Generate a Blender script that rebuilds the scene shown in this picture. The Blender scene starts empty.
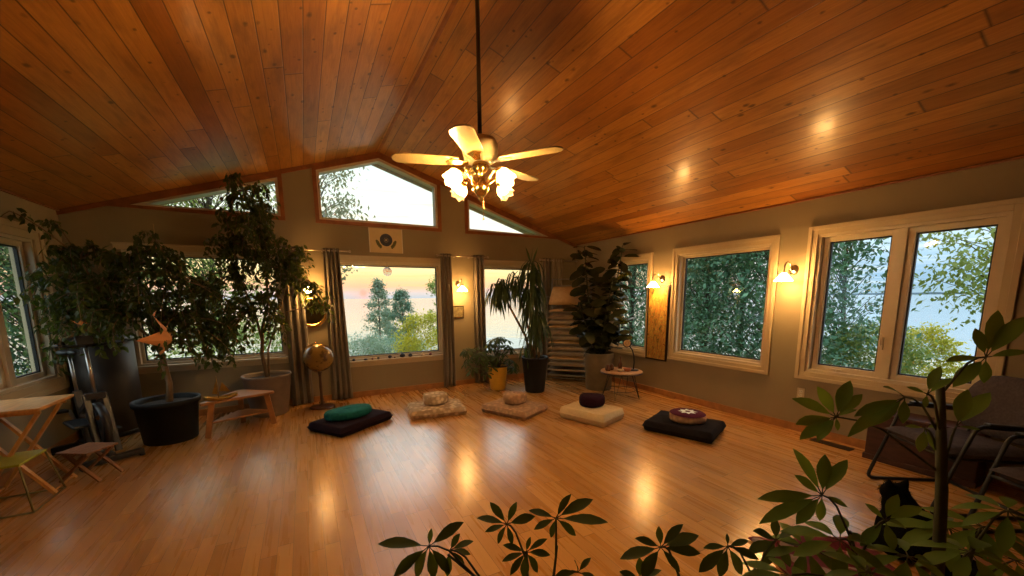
import bpy, math, random
from mathutils import Vector, Matrix, Quaternion
PI = math.pi
R = math.radians
scene = bpy.context.scene
C = scene.collection
random.seed(7)

# ------------------------------------------------------------------ room constants (metres)
YB = 6.26      # gable wall (inner face)
XR = 4.747     # right wall
XL = -2.313    # left wall
YF = -2.6      # wall behind
XA = 1.127     # ridge
ZR = 3.618     # ridge height
ZE = 2.488     # eave height
CAM = Vector((0, 0, 1.5))

def zc(x):
    return ZR - (ZR - ZE) * ((XA - x) / (XA - XL) if x < XA else (x - XA) / (XR - XA))

# ------------------------------------------------------------------ object helpers
def tag(o, label=None, cat=None, group=None, kind=None):
    if label: o['label'] = label
    if cat: o['category'] = cat
    if group: o['group'] = group
    if kind: o['kind'] = kind
    return o

def thing(name, label, cat, loc=(0, 0, 0), rz=0.0, group=None):
    o = bpy.data.objects.new(name, None)
    o.empty_display_size = .05
    C.objects.link(o)
    o.location = loc
    o.rotation_euler = (0, 0, rz)
    return tag(o, label, cat, group)

class MB:
    def __init__(s):
        s.v = []; s.f = []; s.sm = []; s.mi = []; s.cur = 0
    def add(s, vs, fs, smooth=False):
        b = len(s.v)
        s.v += [tuple(v) for v in vs]
        s.f += [tuple(i + b for i in f) for f in fs]
        s.sm += [smooth] * len(fs)
        s.mi += [s.cur] * len(fs)
        return s
    def box(s, c, d, m=None):
        x, y, z = d[0] / 2, d[1] / 2, d[2] / 2
        vs = [Vector((a, b, e)) for a in (-x, x) for b in (-y, y) for e in (-z, z)]
        if m is not None: vs = [m @ v for v in vs]
        vs = [v + Vector(c) for v in vs]
        return s.add(vs, [(0, 1, 3, 2), (4, 6, 7, 5), (0, 4, 5, 1), (2, 3, 7, 6), (0, 2, 6, 4), (1, 5, 7, 3)])
    def mm(s, a, b):
        return s.box([(a[i] + b[i]) / 2 for i in range(3)], [abs(b[i] - a[i]) for i in range(3)])
    def prism(s, poly, off):
        # planar polygon (list of 3d points) extruded by vector off
        n = len(poly); off = Vector(off)
        vs = [Vector(p) for p in poly] + [Vector(p) + off for p in poly]
        fs = [tuple(range(n)), tuple(reversed(range(n, 2 * n)))]
        fs += [(i, i + n, (i + 1) % n + n, (i + 1) % n) for i in range(n)]
        return s.add(vs, fs)
    def bar(s, p0, p1, w, d, up=(0, 0, 1)):
        p0 = Vector(p0); p1 = Vector(p1); t = (p1 - p0).normalized()
        a = t.cross(Vector(up))
        if a.length < 1e-4: a = t.cross(Vector((1, 0, 0)))
        a.normalize(); b = a.cross(t)
        q = [a * w / 2 + b * d / 2, -a * w / 2 + b * d / 2, -a * w / 2 - b * d / 2, a * w / 2 - b * d / 2]
        return s.add([p0 + k for k in q] + [p1 + k for k in q],
                     [(0, 1, 2, 3), (7, 6, 5, 4), (0, 4, 5, 1), (1, 5, 6, 2), (2, 6, 7, 3), (3, 7, 4, 0)])
    def tube(s, pts, r, n=8, cap=True):
        pts = [Vector(p) for p in pts]
        if not hasattr(r, '__len__'): r = [r] * len(pts)
        vs = []; fs = []
        t0 = (pts[1] - pts[0]).normalized()
        a = t0.cross(Vector((0, 0, 1)))
        if a.length < 1e-3: a = t0.cross(Vector((1, 0, 0)))
        a.normalize()
        for i, p in enumerate(pts):
            t = (pts[min(i + 1, len(pts) - 1)] - pts[max(i - 1, 0)])
            t = t.normalized() if t.length > 1e-9 else t0
            a = a - t * a.dot(t)
            if a.length < 1e-6: a = t.orthogonal()
            a.normalize(); b = t.cross(a)
            for k in range(n):
                w = 2 * PI * k / n
                vs.append(p + (a * math.cos(w) + b * math.sin(w)) * r[i])
        for i in range(len(pts) - 1):
            for k in range(n):
                k2 = (k + 1) % n
                fs.append((i * n + k, i * n + k2, (i + 1) * n + k2, (i + 1) * n + k))
        s.add(vs, fs, True)
        if cap:
            b = len(s.v) - len(vs)
            s.f += [tuple(b + k for k in reversed(range(n))), tuple(b + (len(pts) - 1) * n + k for k in range(n))]
            s.sm += [False, False]; s.mi += [s.cur] * 2
        return s
    def cyl(s, p0, p1, r0, r1=None, n=16):
        return s.tube([p0, p1], [r0, r0 if r1 is None else r1], n)
    def lathe(s, prof, n=24, m=None, sx=1.0, sy=1.0, c=(0, 0, 0)):
        c = Vector(c); vs = []; fs = []
        for (r, z) in prof:
            for k in range(n):
                w = 2 * PI * k / n
                v = Vector((r * math.cos(w) * sx, r * math.sin(w) * sy, z))
                if m is not None: v = m @ v
                vs.append(v + c)
        for i in range(len(prof) - 1):
            for k in range(n):
                k2 = (k + 1) % n
                fs.append((i * n + k, i * n + k2, (i + 1) * n + k2, (i + 1) * n + k))
        if prof[0][0] > 1e-4 and False: pass
        return s.add(vs, fs, True)
    def ball(s, c, r, n=16, sc=(1, 1, 1), m=None):
        k = max(6, n // 2)
        prof = [(max(1e-5, math.sin(PI * i / k)) * 1.0, -math.cos(PI * i / k)) for i in range(k + 1)]
        if not hasattr(r, '__len__'): r = (r, r, r)
        c = Vector(c); vs = []; fs = []
        for (pr, z) in prof:
            for j in range(n):
                w = 2 * PI * j / n
                v = Vector((pr * math.cos(w) * r[0], pr * math.sin(w) * r[1], z * r[2]))
                if m is not None: v = m @ v
                vs.append(v + c)
        for i in range(k):
            for j in range(n):
                j2 = (j + 1) % n
                fs.append((i * n + j, i * n + j2, (i + 1) * n + j2, (i + 1) * n + j))
        return s.add(vs, fs, True)
    def leaf(s, p, d, up, L, W, bend=.25, fold=.15, pts=None):
        """leaf blade from p along d, face normal ~up, drooping by bend, folded along its midrib"""
        d = Vector(d).normalized(); up = Vector(up)
        sd = d.cross(up)
        if sd.length < 1e-4: sd = d.orthogonal()
        sd.normalize(); n = sd.cross(d)
        prof = pts or ((0, .06), (.3, .8), (.62, .95), (.85, .5), (1, .02))
        vs = []; fs = []
        for (t, w) in prof:
            q = Vector(p) + d * (t * L) - n * (bend * L * t * t)
            hw = w * W / 2
            vs += [q + sd * hw + n * (fold * hw), q, q - sd * hw + n * (fold * hw)]
        for i in range(len(prof) - 1):
            a = i * 3
            fs += [(a, a + 1, a + 4, a + 3), (a + 1, a + 2, a + 5, a + 4)]
        return s.add(vs, fs, True)
    def leaf2(s, p, d, up, L, W):
        """cheap six-point leaf"""
        d = Vector(d).normalized(); up = Vector(up)
        sd = d.cross(up)
        if sd.length < 1e-4: sd = d.orthogonal()
        sd.normalize(); n = sd.cross(d); p = Vector(p)
        a = p + d * L * .35 + sd * W * .5; b = p + d * L * .7 + sd * W * .36 - n * L * .05
        e = p + d * L * .35 - sd * W * .5; f = p + d * L * .7 - sd * W * .36 - n * L * .05
        t = p + d * L - n * L * .15
        return s.add([p, a, b, t, f, e], [(0, 1, 2, 3), (0, 3, 4, 5)], True)
    def build(s, name, mat, parent=None, loc=None, bevel=0.0, sub=0, kind=None, label=None):
        me = bpy.data.meshes.new(name)
        me.from_pydata(s.v, [], s.f)
        me.polygons.foreach_set('use_smooth', s.sm)
        mats = mat if isinstance(mat, (list, tuple)) else [mat]
        for m in mats: me.materials.append(m)
        if len(mats) > 1: me.polygons.foreach_set('material_index', s.mi)
        me.update()
        o = bpy.data.objects.new(name, me)
        C.objects.link(o)
        if parent is not None: o.parent = parent
        if loc is not None: o.location = loc
        if bevel:
            b = o.modifiers.new('bevel', 'BEVEL'); b.width = bevel; b.segments = 2; b.limit_method = 'ANGLE'
            b.angle_limit = R(35)
        if sub:
            b = o.modifiers.new('sub', 'SUBSURF'); b.levels = sub; b.render_levels = sub
        if kind: o['kind'] = kind
        if label: o['label'] = label
        return o

def copy_tree(o, parent=None):
    c = o.copy(); C.objects.link(c)
    if parent is not None: c.parent = parent
    for ch in list(o.children): copy_tree(ch, c)
    return c

# ------------------------------------------------------------------ node helper
class NT:
    def __init__(s, nt):
        s.nt = nt; s.n = nt.nodes; s.l = nt.links
    def node(s, t, **kw):
        n = s.n.new(t)
        for k, v in kw.items(): setattr(n, k, v)
        return n
    def put(s, sock, v):
        if hasattr(v, 'is_output'): s.l.new(v, sock)
        elif hasattr(v, '__len__') and len(v) == 3 and sock.type == 'RGBA': sock.default_value = (*v, 1)
        else: sock.default_value = v
    def m(s, op, a, b=0.0, c=None, clamp=False):
        n = s.node('ShaderNodeMath', operation=op, use_clamp=clamp)
        s.put(n.inputs[0], a)
        if n.inputs[1].enabled: s.put(n.inputs[1], b)
        if c is not None: s.put(n.inputs[2], c)
        return n.outputs[0]
    def mix(s, f, a, b, mode='MIX'):
        n = s.node('ShaderNodeMix', data_type='RGBA', blend_type=mode)
        s.put(n.inputs[0], f); s.put(n.inputs[6], a); s.put(n.inputs[7], b)
        return n.outputs[2]
    def ramp(s, f, stops, interp='LINEAR'):
        n = s.node('ShaderNodeValToRGB'); r = n.color_ramp; r.interpolation = interp
        while len(r.elements) < len(stops): r.elements.new(.5)
        for e, (p, c) in zip(r.elements, stops):
            e.position = p; e.color = (*c, 1) if hasattr(c, '__len__') else (c, c, c, 1)
        s.put(n.inputs[0], f); return n.outputs[0]
    def xyz(s, x, y, z=0.0):
        n = s.node('ShaderNodeCombineXYZ')
        s.put(n.inputs[0], x); s.put(n.inputs[1], y); s.put(n.inputs[2], z); return n.outputs[0]
    def sep(s, v):
        n = s.node('ShaderNodeSeparateXYZ'); s.put(n.inputs[0], v); return n.outputs
    def noise(s, v, scale=5.0, detail=2.0, rough=.5, dist=0.0):
        n = s.node('ShaderNodeTexNoise'); s.put(n.inputs['Vector'], v)
        n.inputs['Scale'].default_value = scale; n.inputs['Detail'].default_value = detail
        n.inputs['Roughness'].default_value = rough; n.inputs['Distortion'].default_value = dist
        return n.outputs[0]
    def vor(s, v, scale=5.0):
        n = s.node('ShaderNodeTexVoronoi'); s.put(n.inputs['Vector'], v); n.inputs['Scale'].default_value = scale
        return n.outputs
    def white(s, v):
        n = s.node('ShaderNodeTexWhiteNoise', noise_dimensions='3D'); s.put(n.inputs['Vector'], v); return n.outputs
    def obj(s):
        return s.node('ShaderNodeTexCoord').outputs['Object']
    def bump(s, h, strength=.2, dist=.01):
        n = s.node('ShaderNodeBump'); s.put(n.inputs['Height'], h)
        n.inputs['Strength'].default_value = strength; n.inputs['Distance'].default_value = dist
        return n.outputs[0]

def newmat(name):
    m = bpy.data.materials.new(name); m.use_nodes = True
    t = NT(m.node_tree); bs = t.n['Principled BSDF']
    return m, t, bs

def mat(name, col, rough=.6, var=.18, scale=12.0, metal=0.0, bump=0.0, spec=.5, coat=0.0, stretch=(1, 1, 1), sheen=0.0, trans=0.0, em=None, ems=0.0):
    m, t, b = newmat(name)
    mp = t.node('ShaderNodeMapping'); t.put(mp.inputs[0], t.obj()); mp.inputs['Scale'].default_value = stretch
    n = t.noise(mp.outputs[0], scale, 4.0)
    f = t.ramp(n, [(.3, 0.0), (.7, 1.0)])
    lo = tuple(c * (1 - var) for c in col); hi = tuple(min(1, c * (1 + var)) for c in col)
    t.put(b.inputs['Base Color'], t.mix(f, lo, hi))
    b.inputs['Roughness'].default_value = rough; b.inputs['Metallic'].default_value = metal
    b.inputs['Specular IOR Level'].default_value = spec
    b.inputs['Coat Weight'].default_value = coat
    b.inputs['Sheen Weight'].default_value = sheen
    if bump: t.put(b.inputs['Normal'], t.bump(n, bump, .02))
    if em: b.inputs['Emission Color'].default_value = (*em, 1); b.inputs['Emission Strength'].default_value = ems
    return m

def leafmat(name, col, hi, rough=.45, trans=.25, scale=9.0):
    """green leaf: patchy colour, glossy cuticle, some light through the blade"""
    m, t, b = newmat(name)
    n = t.noise(t.obj(), scale, 3.0)
    c = t.mix(t.ramp(n, [(.35, 0.0), (.68, 1.0)]), col, hi)
    t.put(b.inputs['Base Color'], c); b.inputs['Roughness'].default_value = rough
    b.inputs['Specular IOR Level'].default_value = .35
    tr = t.node('ShaderNodeBsdfTranslucent'); t.put(tr.inputs[0], t.mix(.35, c, (.35, .42, .03)))
    mx = t.node('ShaderNodeMixShader'); mx.inputs[0].default_value = trans
    t.l.new(b.outputs[0], mx.inputs[1]); t.l.new(tr.outputs[0], mx.inputs[2])
    t.l.new(mx.outputs[0], t.n['Material Output'].inputs[0])
    return m

def plank(name, w, l, cols, rough, knots=True, gap=.03, grain=.35, coat=0.0, bump=.25, smooth_var=1.0):
    """boards running along Y, w wide across X"""
    m, t, b = newmat(name)
    o = t.sep(t.obj())
    u = t.m('DIVIDE', o[0], w); iu = t.m('FLOOR', u); fu = t.m('FRACT', t.m('ADD', u, 1000.0))
    wn = t.white(t.xyz(iu, 3.7, 1.3))[0]
    v = t.m('ADD', t.m('DIVIDE', o[1], l), t.m('MULTIPLY', wn, 9.0)); iv = t.m('FLOOR', v); fv = t.m('FRACT', t.m('ADD', v, 1000.0))
    rnd = t.white(t.xyz(iu, iv, 2.1))
    base = t.ramp(rnd[0], cols)
    gv = t.xyz(t.m('MULTIPLY', o[0], 26.0), t.m('MULTIPLY', o[1], 1.3), t.m('MULTIPLY', rnd[0], 40.0))
    g = t.noise(gv, 2.2, 5.0, .6, 1.2)
    c = t.mix(t.m('MULTIPLY', t.ramp(g, [(.35, 0.0), (.75, 1.0)]), grain), base, t.mix(1.0, base, (.45, .32, .22), 'MULTIPLY'))
    if knots:
        kv = t.xyz(t.m('MULTIPLY', o[0], 6.5), t.m('MULTIPLY', o[1], 3.6), 0.0)
        d = t.vor(kv, 1.0)[0]
        nz = t.noise(t.obj(), 30.0, 2.0)
        d = t.m('ADD', d, t.m('MULTIPLY', t.m('SUBTRACT', nz, .5), .08))
        k = t.ramp(d, [(.05, 1.0), (.13, 0.0)])
        d2 = t.vor(t.xyz(t.m('MULTIPLY', o[0], 9.0), t.m('ADD', t.m('MULTIPLY', o[1], 6.5), 31.0), 0.0), 1.0)[0]
        k = t.m('MAXIMUM', k, t.ramp(t.m('ADD', d2, t.m('MULTIPLY', t.m('SUBTRACT', nz, .5), .1)), [(.05, .9), (.12, 0.0)]))
        bl = t.noise(t.xyz(t.m('MULTIPLY', o[0], 9.0), t.m('MULTIPLY', o[1], 2.0), t.m('MULTIPLY', rnd[0], 20.0)), 1.5, 3.0)
        c = t.mix(t.m('MULTIPLY', t.ramp(bl, [(.5, 0.0), (.72, 1.0)]), .45), c, (.16, .055, .012))
        c = t.mix(t.m('MULTIPLY', k, .8), c, (.07, .025, .008))
    e = t.m('MINIMUM', fu, t.m('SUBTRACT', 1.0, fu))
    ge = t.ramp(e, [(gap * .35, 1.0), (gap, 0.0)])
    ev = t.m('MINIMUM', fv, t.m('SUBTRACT', 1.0, fv))
    gl = t.ramp(ev, [(.0015, 1.0), (.004, 0.0)])
    gg = t.m('MAXIMUM', ge, gl)
    c = t.mix(t.m('MULTIPLY', gg, .75), c, (.03, .012, .004))
    t.put(b.inputs['Base Color'], c)
    b.inputs['Roughness'].default_value = rough
    rr = t.m('ADD', t.m('MULTIPLY', t.noise(gv, 1.0, 2.0), .12), rough - .06)
    t.put(b.inputs['Roughness'], rr)
    b.inputs['Coat Weight'].default_value = coat; b.inputs['Coat Roughness'].default_value = .16 if knots else .23; b.inputs['Coat IOR'].default_value = 1.65
    t.put(b.inputs['Normal'], t.bump(t.m('SUBTRACT', t.m('MULTIPLY', g, .12 if knots else .01), gg), bump, .004))
    return m

M = {}
# ------------------------------------------------------------------ materials
M['wall'] = mat('painted_wall', (.29, .235, .14), .75, .05, 3.0, bump=.05)
M['floor'] = plank('oak_floor', .085, .75, [(0, (.46, .225, .06)), (.5, (.55, .285, .08)), (1, (.63, .34, .105))], .28, knots=False, gap=.016, grain=.14, coat=.95, bump=.0)
M['ceil'] = plank('pine_ceiling', .135, 2.9, [(0, (.34, .125, .018)), (.5, (.46, .19, .032)), (1, (.58, .27, .055))], .36, knots=True, gap=.035, grain=.5, coat=.15, bump=.35)
M['redwood'] = mat('reddish_wood_trim', (.26, .085, .022), .45, .25, 9.0, stretch=(1, 1, 1))
M['cream'] = mat('cream_painted_wood', (.52, .42, .26), .45, .025, 8.0)
M['sash'] = mat('cream_vinyl_sash', (.56, .47, .33), .35, .04, 8.0)
M['oakbase'] = mat('oak_baseboard', (.38, .17, .05), .4, .2, 12.0)
M['black'] = mat('black_metal', (.012, .012, .013), .4, .2, 20.0)
M['darkseal'] = mat('dark_window_seal', (.015, .016, .017), .5, .2, 20.0)
M['steel'] = mat('brushed_steel', (.45, .43, .4), .3, .1, 20.0, metal=1.0)
M['brass'] = mat('polished_brass', (.75, .5, .18), .22, .1, 15.0, metal=1.0)
M['nickel'] = mat('satin_nickel', (.55, .47, .36), .3, .08, 15.0, metal=1.0)
M['white'] = mat('white_plastic', (.7, .66, .58), .4, .05, 15.0)
M['soil'] = mat('potting_soil', (.03, .02, .012), .95, .5, 40.0, bump=.5)

def glassmat():
    m = bpy.data.materials.new('window_glass'); m.use_nodes = True
    t = NT(m.node_tree); t.n.remove(t.n['Principled BSDF'])
    tr = t.node('ShaderNodeBsdfTransparent'); tr.inputs[0].default_value = (.95, .975, .965, 1)
    gl = t.node('ShaderNodeBsdfGlossy'); gl.inputs['Roughness'].default_value = .01
    n = t.noise(t.obj(), .8, 1.0)
    t.put(gl.inputs['Normal'], t.bump(n, .02, .01))
    fr = t.node('ShaderNodeFresnel'); bf = t.node('ShaderNodeNewGeometry').outputs['Backfacing']
    t.put(fr.inputs[0], t.m('ADD', 1.5, t.m('MULTIPLY', bf, 1 / 1.5 - 1.5)))
    f = t.m('MULTIPLY', fr.outputs[0], .9, clamp=True)
    mx = t.node('ShaderNodeMixShader'); t.put(mx.inputs[0], f)
    t.l.new(tr.outputs[0], mx.inputs[1]); t.l.new(gl.outputs[0], mx.inputs[2])
    t.l.new(mx.outputs[0], t.n['Material Output'].inputs[0])
    return m
M['glass'] = glassmat()

# ------------------------------------------------------------------ sky (sunset over the lake)
SUN_AZ = R(7.3)
def make_world():
    w = bpy.data.worlds.new('dusk_sky'); scene.world = w; w.use_nodes = True
    t = NT(w.node_tree); bg = t.n['Background']
    d = t.node('ShaderNodeTexCoord').outputs['Generated']
    x, y, z = t.sep(d)
    zz = t.m('ABSOLUTE', z)
    warm = t.ramp(zz, [(0, (.50, .52, .56)), (.012, (.66, .56, .54)), (.028, (.98, .52, .32)), (.05, (1.0, .66, .31)), (.085, (1.0, .84, .47)),
                       (.17, (.86, .86, .76)), (.30, (.70, .84, .82)), (.36, (1.1, 1.2, 1.2)), (.45, (2.1, 2.2, 2.2)), (1, (1.0, 1.2, 1.4))])
    cool = t.ramp(zz, [(0, (.34, .47, .57)), (.03, (.30, .45, .60)), (.07, (.40, .56, .72)), (.12, (.62, .74, .82)), (.3, (.92, 1.0, 1.0)), (.45, (1.7, 1.85, 1.9)), (1, (.9, 1.1, 1.3))])
    h = t.m('SQRT', t.m('ADD', t.m('MULTIPLY', x, x), t.m('MULTIPLY', y, y)))
    ca = t.m('DIVIDE', t.m('ADD', t.m('MULTIPLY', x, math.sin(SUN_AZ)), t.m('MULTIPLY', y, math.cos(SUN_AZ))), t.m('MAXIMUM', h, .001))
    wf = t.ramp(ca, [(.45, 0.0), (.92, 1.0)])
    c = t.mix(wf, cool, warm)
    # drawn-out cloud streaks
    n = t.noise(t.xyz(t.m('MULTIPLY', x, 5.0), t.m('MULTIPLY', y, 5.0), t.m('MULTIPLY', z, 90.0)), 1.6, 4.0, .55)
    band = t.ramp(zz, [(.004, 0.0), (.02, 1.0), (.09, .8), (.3, .3)])
    c = t.mix(t.m('MULTIPLY', t.m('MULTIPLY', t.ramp(n, [(.5, 0.0), (.66, 1.0)]), band), .55), c, t.mix(wf, (.85, .88, .88), (1.0, .62, .26)))
    # sun disc, low and red
    sd = Vector((math.sin(SUN_AZ) * math.cos(R(.75)), math.cos(SUN_AZ) * math.cos(R(.75)), math.sin(R(.75))))
    dot = t.m('ADD', t.m('ADD', t.m('MULTIPLY', x, sd.x), t.m('MULTIPLY', y, sd.y)), t.m('MULTIPLY', z, sd.z))
    ang = t.m('ARCCOSINE', t.m('MINIMUM', dot, 1.0))
    disc = t.ramp(ang, [(R(.36), 1.0), (R(.52), 0.0)])
    glow = t.m('POWER', t.m('SUBTRACT', 1.0, t.m('MINIMUM', t.m('DIVIDE', ang, R(6.0)), 1.0)), 3.0)
    c = t.mix(t.m('MULTIPLY', glow, .45), c, (1.0, .40, .26))
    c = t.mix(disc, c, (1.8, .42, .32))
    t.put(bg.inputs[0], c); bg.inputs[1].default_value = 1.2
make_world()

# ------------------------------------------------------------------ camera
cd = bpy.data.cameras.new('camera'); cam = bpy.data.objects.new('camera', cd); C.objects.link(cam)
scene.camera = cam
cd.sensor_fit = 'HORIZONTAL'; cd.sensor_width = 36.0
cd.lens = 36.0 * 388.16 / 1024.0
cd.shift_y = (355.09 - 288.0) / 1024.0
cd.clip_start = .02; cd.clip_end = 20000
yaw, pit, rol = R(27.925), R(-8.477), R(-.487)
fw = Vector((math.sin(yaw) * math.cos(pit), math.cos(yaw) * math.cos(pit), math.sin(pit)))
rt = Vector((math.cos(yaw), -math.sin(yaw), 0)); up = rt.cross(fw)
r2 = rt * math.cos(rol) + up * math.sin(rol); u2 = -rt * math.sin(rol) + up * math.cos(rol)
m3 = Matrix((r2, u2, -fw)).transposed()
cam.matrix_world = Matrix.Translation(CAM) @ m3.to_4x4()

scene.view_settings.view_transform = 'Standard'
scene.view_settings.look = 'None'
scene.view_settings.exposure = 0.46
scene.view_settings.gamma = 0.93
scene.cycles.use_denoising = True
scene.cycles.max_bounces = 8
scene.cycles.transparent_max_bounces = 24
scene.cycles.sample_clamp_indirect = 6.0

# ------------------------------------------------------------------ room shell
T = .16
mb = MB(); mb.mm((XL - T, YF - T, -.2), (XR + T, YB + T, 0)); mb.build('floor', M['floor'], kind='structure')
mb = MB()
for (xa, xb) in ((XL - .45, XA), (XA, XR + .45)):
    def zz(x): return ZR - (ZR - ZE) * ((XA - x) / (XA - XL)) if x <= XA else ZR - (ZR - ZE) * ((x - XA) / (XR - XA))
    mb.prism([(xa, YF - T, zz(xa)), (xb, YF - T, zz(xb)), (xb, YF - T, zz(xb) + .2), (xa, YF - T, zz(xa) + .2)], (0, YB - YF + .8, 0))
mb.build('ceiling', M['ceil'], kind='structure')

def wall_cols(mbx, breaks, holes, zt, P, T):
    """holes: list of (a0,a1,zlo(a),zhi(a)); zt(a) top of wall; P(a,d,z) -> world, d<0 outwards"""
    bs = sorted(set(breaks))
    for a0, a1 in zip(bs, bs[1:]):
        mid = (a0 + a1) / 2
        hs = sorted([h for h in holes if h[0] - 1e-6 <= mid <= h[1] + 1e-6], key=lambda h: h[2](mid))
        lo0 = lo1 = 0.0
        segs = []
        for h in hs:
            segs.append((lo0, lo1, h[2](a0), h[2](a1))); lo0, lo1 = h[3](a0), h[3](a1)
        segs.append((lo0, lo1, zt(a0), zt(a1)))
        for (l0, l1, h0, h1) in segs:
            if max(h0 - l0, h1 - l1) < 1e-4: continue
            q = [P(a0, 0, l0), P(a1, 0, l1), P(a1, 0, h1), P(a0, 0, h0)]
            off = Vector(P(a0, -T, 0)) - Vector(P(a0, 0, 0))
            mbx.prism(q, off)

PB = lambda a, d, z: (a, YB - d, z)
PR = lambda a, d, z: (XR - d, a, z)
PL = lambda a, d, z: (XL + d, a, z)
K = lambda v: (lambda a: v)
ZCL = 2.60                     # clerestory sill
zcl = lambda a: max(ZCL, zc(a) - .085)
LT = XA - (ZR - .085 - ZCL) / ((ZR - ZE) / (XA - XL)); RT = XA + (ZR - .085 - ZCL) / ((ZR - ZE) / (XR - XA))
bholes = [(.36, 2.02, K(.56), K(2.05)), (2.67, 4.0, K(.48), K(2.06)), (-1.84, -.25, K(.70), K(2.09)),
          (.283, 1.997, K(ZCL), zcl), (2.505, RT, K(ZCL), zcl), (LT, -.184, K(ZCL), zcl)]
mb = MB()
wall_cols(mb, [XL - T, XR + T, XA] + [h[0] for h in bholes] + [h[1] for h in bholes], bholes, lambda a: zc(a) + .01, PB, T)
mb.build('wall_back', M['wall'], kind='structure')
rholes = [(4.42, 5.18, K(.62), K(2.07)), (2.62, 3.88, K(.66), K(2.08)), (.91, 2.17, K(.68), K(2.11))]
mb = MB(); wall_cols(mb, [YF, YB] + [h[0] for h in rholes] + [h[1] for h in rholes], rholes, K(ZE + .01), PR, T)
mb.build('wall_right', M['wall'], kind='structure')
lholes = [(4.0, 5.70, K(.72), K(2.10))]
mb = MB(); wall_cols(mb, [YF, YB] + [h[0] for h in lholes] + [h[1] for h in lholes], lholes, K(ZE + .01), PL, T)
mb.build('wall_left', M['wall'], kind='structure')
mb = MB()
mb.prism([(XL - T, YF, 0), (XR + T, YF, 0), (XR + T, YF, zc(XR + T)), (XA, YF, ZR + .01), (XL - T, YF, zc(XL - T))], (0, -T, 0))
mb.build('wall_front', M['wall'], kind='structure')
# baseboards
for nm, a, b in (('baseboard_back', (XL, YB - .014, 0), (XR, YB, .085)), ('baseboard_right', (XR - .014, YF, 0), (XR, YB - .014, .085)), ('baseboard_left', (XL, YF, 0), (XL + .014, YB - .014, .085)), ('baseboard_front', (XL + .014, YF, 0), (XR - .014, YF + .014, .085))):
    mb = MB(); mb.mm(a, b); mb.build(nm, M['oakbase'], kind='structure', bevel=.004)
# wooden trim following the gable, ridge and clerestory
mb = MB()
for xa, xb in ((XL, XA), (XA, XR)):
    mb.prism([(xa, YB - .02, zc(xa) - .055), (xb, YB - .02, zc(xb) - .055), (xb, YB - .02, zc(xb) - .002), (xa, YB - .02, zc(xa) - .002)], (0, .02, 0))
mb.build('trim_1', M['redwood'], kind='structure')
mb = MB(); mb.prism([(XA - .02, YF, ZR - .008), (XA, YF, ZR - .012), (XA + .02, YF, ZR - .008), (XA, YF, ZR)], (0, YB - YF - .02, 0))
mb.build('trim_2', M['redwood'], kind='structure')
mb = MB()
for (x, s) in ((XR, -1), (XL, 1)):
    mb.mm((x, YF, ZE - .012), (x + s * .03, YB - .02, ZE - .002 + .004))
mb.build('trim_3', M['redwood'], kind='structure')

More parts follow.
